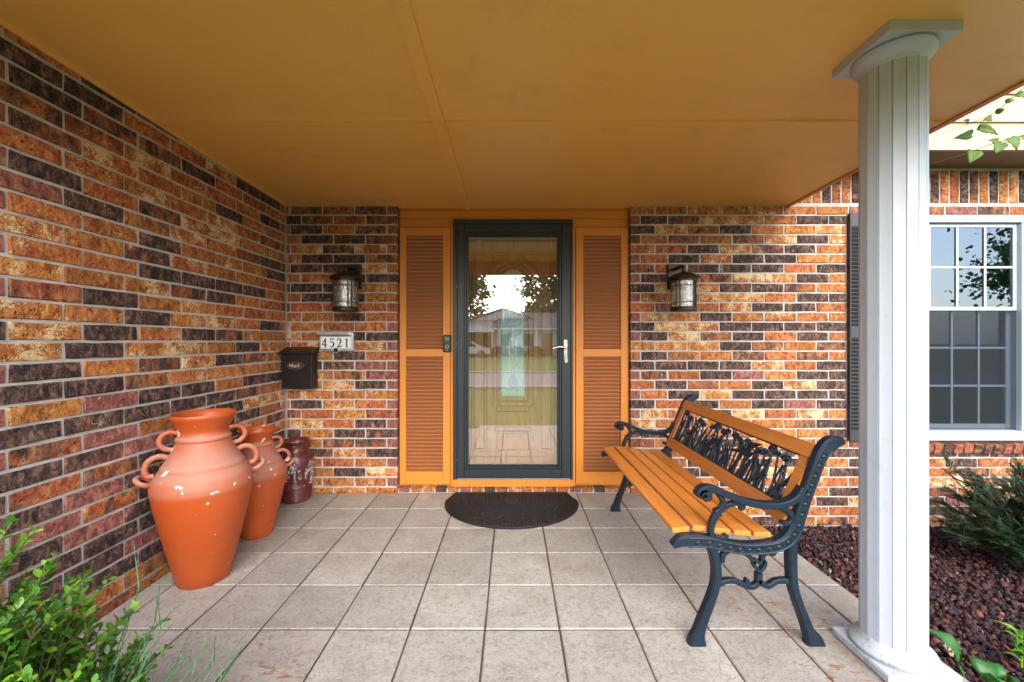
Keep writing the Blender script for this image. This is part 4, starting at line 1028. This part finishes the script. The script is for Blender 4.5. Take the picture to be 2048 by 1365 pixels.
def iris(u, v, s=1.):
    c = Vector(bp(u, v, 0))
    for k in range(3):
        a = rs.uniform(0, 6.3)
        p = Vector(bp(u + .011 * s * math.cos(k * 2.1 + a), v + .010 * s * math.sin(k * 2.1 + a), .004)); ip.blob(p, .009 * s, .010 * s, .011 * s, 7, 4)
    for k in (-1, 1): ip.sweep([(u, v), (u + k * .016 * s, v + .006), (u + k * .026 * s, v - .010 * s)], [.006 * s, .008 * s, .002], T, .005, .4, 4)
    ip.sweep([(u, v), (u + rs.uniform(-.004, .004), v + .017 * s)], [.008 * s, .004], T, .005, .4, 1)
for i in range(19):
    u = U0 + .03 + (U1 - U0 - .06) * i / 18 + rs.uniform(-.015, .015); hh = rs.uniform(.72, .93) * (V1 - V0); le = rs.uniform(-.05, .05)
    uu = min(max(u + le, U0 + .02), U1 - .02)
    ip.sweep([(u, V0), (u + le * .2, V0 + hh * .4), (u + le * .7, V0 + hh * .8), (uu, V0 + hh)], [.0045, .004, .0038, .003], T, .0045, .4, 5)
    iris(uu, min(V0 + hh, V1 - .018), rs.uniform(.85, 1.15))
    for _ in range(5): blade(u + rs.uniform(-.03, .03), V0, rs.uniform(-.12, .12), rs.uniform(.35, .95) * (V1 - V0), rs.uniform(.0035, .0065), rs.choice((0, 0, 0, .03, -.03)))
ub, vb = U0 + .36, V0 + .125                              # hummingbird
ip.sweep([(ub - .075, vb + .012), (ub - .035, vb + .004), (ub, vb), (ub + .04, vb - .004), (ub + .10, vb - .016)], [.004, .014, .018, .011, .005], T, .009, .45, 6)
ip.sweep([(ub - .07, vb + .014), (ub - .135, vb + .03)], [.003, .001], T, .003, .4, 1)
ip.sweep([(ub - .01, vb + .008), (ub - .04, vb + .045), (ub - .10, vb + .068)], [.011, .016, .002], T, .005, .4, 6); ip.sweep([(ub + .01, vb), (ub + .05, vb + .045), (ub + .11, vb + .062)], [.010, .015, .002], lambda a, b, c: T(a, b, c + .005), .005, .4, 6)
ip.build('iris_panel', 'cast_iron', bn, 45)
tie = MB(); tie.tube([(.83, Y0 + .01, .395), (.83, Y1 - .01, .395)], .006, 8); tie.build('tie_rod', 'cast_iron', bn, 60)

# ------------------------------------------------------------------ planting
def rot_to(d, roll=0.):
    q = Vector(d).normalized().to_track_quat('X', 'Z'); return (q.to_matrix() @ Euler((roll, 0, 0)).to_matrix())
LEAF_V = np.array([(0, 0, 0), (.22, .20, .035), (.22, -.20, .035), (.55, .29, .05), (.55, -.29, .05), (.85, .17, .02), (.85, -.17, .02), (1, 0, -.02), (.3, 0, .0), (.6, 0, -.005), (.85, 0, -.012)], float)
LEAF_F = np.array([(0, 8, 1), (0, 2, 8), (1, 8, 9), (1, 9, 3), (8, 2, 4), (8, 4, 9), (3, 9, 10), (3, 10, 5), (9, 4, 6), (9, 6, 10), (5, 10, 7), (10, 6, 7)])
def leaf_cloud(name, mat, items, parent, n_single=0, V=LEAF_V, F=LEAF_F, near=(0, 0, CAM_Z)):
    """items: (pos, Matrix3, length). The leaves nearest the viewer are objects, the rest one mesh"""
    items.sort(key=lambda t: (Vector(t[0]) - Vector(near)).length)
    if n_single:
        me = bpy.data.meshes.new('leaf'); me.from_pydata([tuple(p) for p in V], [], [tuple(int(i) for i in f) for f in F]); me.materials.append(MATS[mat])
        me.polygons.foreach_set('use_smooth', [True] * len(F)); me.update()
        for p, M, L in items[:n_single]: piece('leaf', me, parent, p, M.to_euler(), (L, L, L))
    rest = items[n_single:]
    if not rest: return
    VV = np.concatenate([(V * L) @ np.array(M).T + np.array(p) for p, M, L in rest]); k = len(V)
    FF = np.concatenate([F + i * k for i in range(len(rest))])
    tag(fast_mesh(name, mat, VV, FF, parent, True), kind='stuff')

# clipped boxwood before the porch
def boxwood(cx_, cy_, rx, ry, h, label, z0=-.28):
    t = thing('boxwood_shrub', (cx_, cy_, z0), label, 'shrub'); st = MB(); items = []; rr = random.Random(3)
    for s in range(300):
        a = rr.uniform(0, 2 * PI); q = math.sqrt(rr.random()) ; el = math.cos(q * PI / 2 * .92)
        tip = Vector((cx_ + rx * q * math.cos(a), cy_ + ry * q * math.sin(a), z0 + h * (.34 + .66 * el) + rr.uniform(-.06, .06)))
        base = Vector((cx_ + rr.uniform(-.08, .08), cy_ + rr.uniform(-.08, .08), z0)); midp = base.lerp(tip, .55) + Vector((rr.uniform(-.05, .05), rr.uniform(-.05, .05), -.03))
        pth = [Vector(p) for p in spline([tuple(base), tuple(midp), tuple(tip)], 8)]; st.tube(pth, [.006 - .0045 * i / (len(pth) - 1) for i in range(len(pth))], 5)
        for tw in range(9):
            i0 = rr.randint(6, len(pth) - 2); p0 = pth[i0]; dr = (pth[i0 + 1] - pth[i0]).normalized()
            d = (dr + Vector((rr.uniform(-1, 1), rr.uniform(-1, 1), rr.uniform(-.1, .8))) * .9).normalized() if tw else dr
            if tw == 0: p0 = pth[-5]
            Lt = rr.uniform(.07, .15); p1 = p0 + d * Lt; st.tube([p0, (p0 + p1) / 2 + Vector((0, 0, .006)), p1], [.0022, .0017, .001], 4)
            n = int(Lt / .0125)
            for j in range(2, n + 1):
                p = p0.lerp(p1, j / n); side = d.cross(Vector((0, 0, 1))).normalized(); 
                ang = (j % 2) * PI / 2 + rr.uniform(-.3, .3); ax = Matrix.Rotation(ang, 3, d) @ side
                for sg in (-1, 1):
                    ld = (ax * sg + d * rr.uniform(.35, .9) + Vector((0, 0, .15))).normalized()
                    items.append((tuple(p), rot_to(ld, rr.uniform(-.5, .5)), rr.uniform(.018, .030) * (1 if j < n - 1 else .75)))
    st.build('stems', 'twig', t, 60); leaf_cloud('foliage', 'box_leaf', items, t, 240)
boxwood(-1.20, .80, .50, .36, 1.02, 'rounded green boxwood shrub in front of the brick side wall')

# wiry broom sprigs leaning out of the shrub
wp_ = thing('wiry_plant', (-.68, .86, -.28), 'wiry green plant with thin sprigs beside the boxwood', 'plant'); ws_ = MB(); it = []; rr = random.Random(5)
def px(x, y, d): return ((x - 1024) / 819 * d, d, CAM_Z - (y - 682.5) / 819 * d)
for (tx_, ty_, tz_) in [px(*q) for q in ((278, 1176, 1.0), (262, 1226, .98), (310, 1244, 1.02), (296, 1262, 1.0), (490, 1268, 1.02), (428, 1328, .97), (322, 1262, 1.05), (372, 1312, 1.0), (300, 1300, .96), (415, 1285, 1.03), (340, 1345, .95), (285, 1330, .95), (455, 1345, 1.0), (388, 1350, .97), (350, 1335, 1.02))]:
    base = (-.86 + rr.uniform(-.1, .1), .84 + rr.uniform(-.06, .06), -.26); pth = spline([base, ((base[0] + tx_) / 2 - .04, (base[1] + ty_) / 2 - .05, tz_ * .45), (tx_, ty_, tz_)], 8)
    ws_.tube(pth, [.0028 - .0018 * i / (len(pth) - 1) for i in range(len(pth))], 5)
    for i in range(6, len(pth)):
        if rr.random() < .6:
            d = (Vector(pth[i]) - Vector(pth[i - 1])).normalized(); d2 = (d + Vector((rr.uniform(-.6, .6), rr.uniform(-.6, .6), rr.uniform(-.2, .5)))).normalized(); p0 = Vector(pth[i]); p1 = p0 + d2 * rr.uniform(.04, .09)
            ws_.tube([p0, p1], [.0013, .0007], 4)
            for j in range(5): it.append((tuple(p0.lerp(p1, (j + 1) / 5)), rot_to((d2 + Vector((rr.uniform(-.6, .6), rr.uniform(-.6, .6), rr.uniform(-.3, .6)))).normalized()), rr.uniform(.010, .018)))
ws_.build('stems', 'wisp_leaf', wp_, 60)
LV = LEAF_V.copy(); LV[:, 1] *= .28
leaf_cloud('foliage', 'wisp_leaf', it, wp_, 0, LV)

# lava rock bed
bed = MB().add([(1.60, .2, -.272), (6.2, .2, -.272), (6.2, YB + .02, -.272), (1.60, YB + .02, -.272)], [(0, 1, 2, 3)]).build('garden_bed', 'soil'); tag(bed, kind='structure')
def ico():
    p = (1 + 5 ** .5) / 2
    V = np.array([(-1, p, 0), (1, p, 0), (-1, -p, 0), (1, -p, 0), (0, -1, p), (0, 1, p), (0, -1, -p), (0, 1, -p), (p, 0, -1), (p, 0, 1), (-p, 0, -1), (-p, 0, 1)], float); V /= np.linalg.norm(V[0])
    F = np.array([(0, 11, 5), (0, 5, 1), (0, 1, 7), (0, 7, 10), (0, 10, 11), (1, 5, 9), (5, 11, 4), (11, 10, 2), (10, 7, 6), (7, 1, 8), (3, 9, 4), (3, 4, 2), (3, 2, 6), (3, 6, 8), (3, 8, 9), (4, 9, 5), (2, 4, 11), (6, 2, 10), (8, 6, 7), (9, 8, 1)]); return V, F
IV, IF = ico(); rng = np.random.default_rng(4)
pts = []
for _ in range(19000):
    x = 1.625 + 2.6 * rng.random() ** 1.15; y = .75 + 2.45 * rng.random(); pts.append((x, y))
VV, FF = [], []
for i, (x, y) in enumerate(pts):
    s = .006 + .013 * rng.random() ** 1.9; q = rng.normal(size=4); q /= np.linalg.norm(q); w_, a_, b2, c2 = q
    M = np.array([[1 - 2 * (b2 * b2 + c2 * c2), 2 * (a_ * b2 - c2 * w_), 2 * (a_ * c2 + b2 * w_)], [2 * (a_ * b2 + c2 * w_), 1 - 2 * (a_ * a_ + c2 * c2), 2 * (b2 * c2 - a_ * w_)], [2 * (a_ * c2 - b2 * w_), 2 * (b2 * c2 + a_ * w_), 1 - 2 * (a_ * a_ + b2 * b2)]])
    v = (IV * (1 + rng.uniform(-.28, .28, (12, 1)))) * np.array([1.35, .95, .55]) * s
    VV.append(v @ M.T + np.array([x, y, -.262 + rng.uniform(0, .022)])); FF.append(IF + 12 * i)
lr = fast_mesh('lava_rock', 'lava_rock', np.concatenate(VV), np.concatenate(FF)); tag(lr, 'dark red lava rock mulch covering the garden bed', 'mulch', kind='stuff')
it = []
for _ in range(60): it.append(((1.7 + 2.4 * rng.random(), .9 + 2.25 * rng.random(), -.238), rot_to((rng.normal(), rng.normal(), rng.normal() * .25), rng.uniform(-.5, .5)), rng.uniform(.02, .05)))
LVd = LEAF_V.copy(); LVd[:, 1] *= .6
leaf_cloud('dry_leaf', 'dry_leaf', it, None, 0, LVd)
_o = bpy.data.objects['dry_leaf']; tag(_o, 'pale dry leaves scattered over the lava rock', 'leaf litter', kind='stuff')

# yew
yw = thing('yew_shrub', (3.26, 2.55, -.27), 'dark green yew shrub below the window', 'shrub'); st = MB(); it = []; rr = random.Random(8)
for s in range(120):
    a = rr.uniform(0, 2 * PI); q = rr.random() ** .6
    tip = Vector((3.24 + .50 * q * math.cos(a), 2.55 + .42 * q * math.sin(a), -.27 + .06 + .66 * (1 - .55 * q * q) * rr.uniform(.35, 1.)))
    if s < 6: tip = Vector(((2.78, 2.82, 2.90, 2.80, 2.96, 2.84)[s], (2.62, 2.7, 2.6, 2.5, 2.7, 2.4)[s], (.42, .37, .36, .22, .30, .06)[s]))
    base = Vector((3.26 + rr.uniform(-.06, .06), 2.55 + rr.uniform(-.06, .06), -.25)); pth = [Vector(p) for p in spline([tuple(base), tuple(base.lerp(tip, .5) + Vector((0, 0, .05))), tuple(tip)], 7)]
    st.tube(pth, [.007 - .0055 * i / (len(pth) - 1) for i in range(len(pth))], 5)
    for k in range(22):
        i0 = rr.randint(3, len(pth) - 2); d = (pth[i0 + 1] - pth[i0]).normalized(); d2 = (d + Vector((rr.uniform(-1, 1), rr.uniform(-1, 1), rr.uniform(-.7, .35))) * 1.1).normalized() if k else d
        p0 = pth[i0] if k else pth[-4]; p1 = p0 + d2 * rr.uniform(.05, .10); st.tube([p0, p1], [.002, .001], 4)
        for j in range(16):
            for sg in (-1, 1):
                sd_ = d2.cross(Vector((0, 0, 1))).normalized() * sg
                it.append((tuple(p0.lerp(p1, j / 15)), rot_to((sd_ + d2 * .6 + Vector((0, 0, rr.uniform(-.2, .5)))).normalized()), rr.uniform(.020, .032)))
st.build('stems', 'bark', yw, 60)
NV = np.array([(0, 0, 0), (.5, .12, .02), (.5, -.12, .02), (1, 0, 0)]); NF = np.array([(0, 2, 1), (1, 2, 3)])
leaf_cloud('needles', 'yew_leaf', it, yw, 0, NV, NF)

def broad_leaf(nm, mat, base, tip, w, parent, sag=.03, n=9, face=(0, 0, 1)):
    """a real leaf blade with midrib fold and drooping tip, thickness from a modifier"""
    base, tip = Vector(base), Vector(tip); d = tip - base; L = d.length; sd_ = d.cross(Vector(face)).normalized(); upv = sd_.cross(d).normalized(); V, F = [], []
    for i in range(n + 1):
        t = i / n; hw = w * (math.sin(PI * min(1, t * .93 + .07) ** .62)) * (1 - .12 * t); c = base + d * t + upv * (sag * math.sin(PI * t)) - Vector((0, 0, sag * t * t))
        for q in (-1, -.5, 0, .5, 1): V.append(tuple(c + sd_ * hw * q + upv * (abs(q) * hw * .22 + .003 * math.sin(t * 17 + q * 5))))
    for i in range(n):
        for k in range(4): F.append((i * 5 + k, i * 5 + k + 1, i * 5 + 6 + k, i * 5 + 5 + k))
    o = MB().add(V, F).build(nm, mat, parent, 80); sl = o.modifiers.new('thickness', 'SOLIDIFY'); sl.thickness = .0012; return o
hs = thing('hosta', (1.80, 1.55, -.27), 'broad green hosta leaves at the foot of the column', 'plant')
for (b_, t_, w) in (((1.80, 1.58, -.22), (1.70, 1.70, .035), .060), ((1.82, 1.50, -.22), (1.745, 1.42, .00), .070), ((1.84, 1.52, -.22), (1.95, 1.50, -.10), .06), ((1.80, 1.48, -.22), (1.76, 1.30, -.06), .065), ((1.84, 1.56, -.22), (1.92, 1.68, -.09), .05)):
    m_ = Vector(b_).lerp(Vector(t_), .35); m_.z = min(m_.z + .05, t_[2]); MB().tube([b_, m_], [.005, .004], 6).build('leaf_stalk', 'hosta_leaf', hs, 60); broad_leaf('leaf', 'hosta_leaf', m_, t_, w, hs)
bp_ = thing('leafy_plant', (2.24, 1.80, -.26), 'small bright green leafy plant growing in the lava rock', 'plant'); rr = random.Random(12)
for i in range(16):
    a = i * 2.4; ln = rr.uniform(.05, .10); z = -.20 + .008 * i; b_ = Vector((2.24, 1.80, z - .02)); t_ = b_ + Vector((math.cos(a) * ln, math.sin(a) * ln, rr.uniform(.02, .07)))
    broad_leaf('leaf', 'bright_leaf', b_, t_, rr.uniform(.012, .018), bp_, .012, 6)
MB().tube([(2.24, 1.80, -.27), (2.24, 1.80, -.07)], [.005, .003], 6).build('stem', 'bright_leaf', bp_, 60)
sf = thing('flower_clump', (2.02, 1.87, -.255), 'tiny clump of cream petals lying on the lava rock', 'flower')
for i in range(9): broad_leaf('petal', 'dry_leaf', (2.02 + rr.uniform(-.03, .03), 1.87 + rr.uniform(-.03, .03), -.235), (2.02 + rr.uniform(-.05, .05), 1.87 + rr.uniform(-.05, .05), -.205), .009, sf, .004, 4)

# twigs with round leaves hanging in from beyond the porch edge
vn = thing('vine_branch', (2.5, 1.9, 2.35), 'thin trailing twigs with round yellow green leaves under the roof edge', 'vine')
br1 = spline([px(2230, 160, 1.97), px(2130, 238, 1.95), px(2048, 270, 1.93), px(1985, 288, 1.92), px(1930, 308, 1.92), px(1864, 328, 1.93)], 5); br2 = spline([px(2200, 60, 1.95), px(2120, 140, 1.9), px(2048, 176, 1.88), px(1995, 222, 1.87), px(1945, 245, 1.87), px(1864, 274, 1.88)], 5)
for b_ in (br1, br2): MB().tube(b_, [.0035 - .0026 * i / (len(b_) - 1) for i in range(len(b_))], 5).build('twig', 'twig', vn, 60)
for (x0, y0, x1, y1, d, w, b_) in ((1945, 268, 1906, 275, 1.87, .022, 0), (1955, 255, 1996, 268, 1.87, .020, 0), (1983, 238, 1962, 240, 1.87, .014, 0), (1990, 225, 2010, 216, 1.87, .014, 0), (2010, 205, 2030, 199, 1.88, .013, 0), (2032, 190, 2052, 194, 1.88, .02, 0), (1950, 302, 1938, 326, 1.92, .032, 1), (2000, 284, 1990, 306, 1.92, .032, 1), (2018, 276, 2034, 298, 1.92, .03, 1), (2046, 272, 2060, 290, 1.93, .03, 1), (1995, 286, 1975, 278, 1.93, .016, 1), (2062, 166, 2085, 160, 1.89, .03, 0), (1936, 246, 1925, 238, 1.87, .01, 0)):
    broad_leaf('leaf', 'vine_leaf', px(x0, y0, d), px(x1, y1, d - .015), w, vn, .006, 7, (random.uniform(-.5, .3), -1, random.uniform(-.5, .2)))

# ------------------------------------------------------------------ across the street (seen in the glass)
def house(x0, x1, y0, y1, label):
    h = thing('house', ((x0 + x1) / 2, y1, -.3), label, 'house')
    MB().box(x0, x1, y0, y1, -.3, 2.4).build('wall', 'house_white', h)
    P = [(x0 - .5, y0 - .5, 2.35), (x1 + .5, y0 - .5, 2.35), (x1 + .5, y1 + .6, 2.35), (x0 - .5, y1 + .6, 2.35), (x0 + .5, (y0 + y1) / 2, 4.3), (x1 - .5, (y0 + y1) / 2, 4.3)]
    MB().add(P, [(0, 3, 2, 1), (0, 1, 5, 4), (2, 3, 4, 5), (1, 2, 5), (3, 0, 4)]).build('roof', 'roof_shingle', h)
    MB().box(x0 - .52, x1 + .52, y1 + .601, y1 + .68, 2.28, 2.46).build('gutter', 'house_white', h); return h
h1 = house(-1.6, 12, -43, -34, 'white bungalow with grey shingle roof across the street')
for x in (-.6, 1.6, 5.2, 8.4):
    w = MB().box(x - .6, x + .6, -34.02, -33.93, .6, 2.0).build('window', 'house_white', h1); MB().box(x - .5, x + .5, -33.94, -33.90, .7, 1.9).build('pane', 'window_dark', w)
MB().box(3.0, 4.0, -34.0, -33.93, -.28, 1.95).build('door', 'garage_brown', h1)
for x in (-1.2, 2.4, 4.6, 7.0, 10): MB().box(x - .08, x + .08, -33.5, -33.34, -.3, 2.33).build('post', 'house_white', h1)
h2 = thing('house', (-4, -36, -.3), 'white gabled house with carport across the street', 'house')
MB().box(-8.5, -1.62, -46, -37, -.3, 3.6).build('wall', 'house_white', h2)
P = [(-5.2, -37, 3.6), (-1.62, -37, 3.6), (-1.62, -46, 3.6), (-5.2, -46, 3.6)]
MB().add([(-4.2, -36.9, 3.4), (2.4, -36.9, 3.4), (-.9, -36.9, 4.55), (-4.2, -36.7, 3.4), (2.4, -36.7, 3.4), (-.9, -36.7, 4.55)], [(0, 1, 2), (3, 5, 4), (0, 3, 4, 1), (1, 4, 5, 2), (2, 5, 3, 0)]).build('gable', 'house_white', h2)
for s in (-1, 1): MB().add([(-.9 + s * 3.7, -36.4, 3.33), (-.9, -36.4, 4.62), (-.9, -46, 4.62), (-.9 + s * 3.7, -46, 3.33), (-.9 + s * 3.7, -36.4, 3.43), (-.9, -36.4, 4.72), (-.9, -46, 4.72), (-.9 + s * 3.7, -46, 3.43)], [(0, 1, 2, 3), (7, 6, 5, 4), (0, 4, 5, 1), (1, 5, 6, 2), (2, 6, 7, 3), (3, 7, 4, 0)]).build('roof', 'roof_shingle', h2)
MB().box(-2.0, -1.2, -36.75, -36.6, 2.6, 3.35).build('window', 'window_dark', h2)
MB().box(-9, -1.7, -37.2, -33.2, 2.15, 2.5).build('carport_roof', 'roof_shingle', h2); MB().box(-9, -1.7, -33.2, -33.1, 2.05, 2.5).build('fascia', 'house_white', h2)
for x in (-8.8, -5.2, -1.9): MB().box(x - .08, x + .08, -33.4, -33.25, -.3, 2.14).build('post', 'house_white', h2)
MB().box(-8.4, -2.0, -37.0, -36.9, -.29, 2.1).build('garage_door', 'garage_brown', h2)

ca = thing('parked_car', (-4.2, -32.0, -.3), 'silver car parked under the carport across the street', 'car')
side_ = [(-2.15, .35), (-2.1, .78), (-1.3, .92), (-.75, 1.38), (.55, 1.42), (1.25, .98), (2.05, .82), (2.2, .5), (2.15, .3)]
MB().prism(side_, lambda u, v, w: (-4.2 + u, -32.85 + w, -.3 + v), 1.7).build('body', 'car_paint', ca)
for yy in (-32.87, -31.16): MB().prism([(-1.15, .95), (-.7, 1.31), (.5, 1.35), (1.0, .98)], lambda u, v, w: (-4.2 + u, yy + w, -.3 + v), .03).build('side_window', 'window_dark', ca)
for u in (-1.35, 1.35):
    for yy in (-32.85, -31.35):
        wv = MB().add([(-4.2 + u + .33 * math.cos(t * PI / 10), yy + w, .03 + .33 * math.sin(t * PI / 10)) for w in (0, .22) for t in range(20)], [tuple(range(20)), tuple(range(39, 19, -1))] + [(i, (i + 1) % 20, 20 + (i + 1) % 20, 20 + i) for i in range(20)]).build('wheel', 'tyre', ca)

QV = np.array([(0, -.35, 0), (.5, -.5, .1), (1, 0, 0), (.5, .5, .1), (0, .35, 0)]); QF = np.array([(0, 1, 2), (0, 2, 3), (0, 3, 4)])
def tree(x, y, h, r, zb, n, seed, label, sz=.34):
    t = thing('tree', (x, y, -.3), label, 'tree', 'trees along the street'); rr = random.Random(seed); b = MB()
    b.tube([(x, y, -.3), (x + .1, y, zb * .6), (x, y + .1, zb + (h - zb) * .5), (x + .1, y, h * .93)], [.035 * h * .7, .025 * h * .7, .016 * h * .6, .02], 8); it = []; cl_ = []
    for i in range(26):
        a = rr.uniform(0, 2 * PI); e = rr.uniform(-.9, 1.); q = math.sqrt(max(0, 1 - e * e)) * rr.uniform(.45, 1)
        c = Vector((x + r * q * math.cos(a), y + r * q * math.sin(a), zb + (h - zb) * (.5 + .46 * e))); cl_.append(c)
        p0 = Vector((x, y, zb + (h - zb) * rr.uniform(0, .5))); b.tube([p0, p0.lerp(c, .5) + Vector((0, 0, .2)), c], [.05 * r * .4, .03 * r * .4, .01], 5)
    b.build('trunk', 'bark', t, 60)
    for i in range(n):
        c = rr.choice(cl_); s = r * .22; p = c + Vector((rr.gauss(0, s), rr.gauss(0, s), rr.gauss(0, s * .75)))
        it.append((tuple(p), rot_to((rr.gauss(0, 1), rr.gauss(0, 1), rr.gauss(-.2, .7)), rr.uniform(0, 6)), rr.uniform(.6, 1.2) * sz))
    leaf_cloud('crown', 'tree_leaf', it, t, 0, QV, QF)
tree(-7.4, -47, 11, 3.4, 2.6, 3600, 1, 'broad leafy tree behind the gabled house', .5)
tree(-11.5, -44, 13, 4.4, 3, 2200, 2, 'tall leafy tree beside the carport', .55)
tree(4.6, -52, 15, 3.9, 3.5, 3600, 3, 'tall tree rising behind the white bungalow roof', .5)
tree(8.2, -50, 14, 4.6, 3, 2400, 4, 'wide tree behind the far end of the bungalow', .5)
tree(22.6, -10.5, 9.2, 2.6, 3.0, 7000, 5, 'leafy street tree standing before the window side of the garden', .19)
tree(38, -18, 11, 3.6, 2.6, 1800, 6, 'leafy tree further along the verge beyond the garden', .42)
tree(15.5, -38, 11, 4, 2.6, 1600, 9, 'rounded tree at the bungalow end wall', .5)
def hedge(x, y, s, seed):
    t = thing('shrub', (x, y, -.3), 'low clipped shrub in front of the white bungalow', 'shrub', 'shrubs before the bungalow'); rr = random.Random(seed); it = []
    MB().tube([(x, y, -.3), (x, y, .2)], .05, 6).build('stem', 'bark', t)
    for i in range(260):
        a, e = rr.uniform(0, 2 * PI), rr.uniform(-.4, 1); q = math.sqrt(max(0, 1 - e * e)) * rr.uniform(.7, 1)
        it.append(((x + s * q * math.cos(a), y + s * .7 * q * math.sin(a), -.1 + s * .8 * max(e, -.2)), rot_to((math.cos(a), math.sin(a), e), rr.uniform(0, 6)), .3))
    leaf_cloud('foliage', 'tree_leaf', it, t, 0, QV, QF)
for i, x in enumerate((-1.2, .4, 2.2, 5.4, 6.6, 8.4, 9.8)): hedge(x, -32.9, .75, 40 + i)
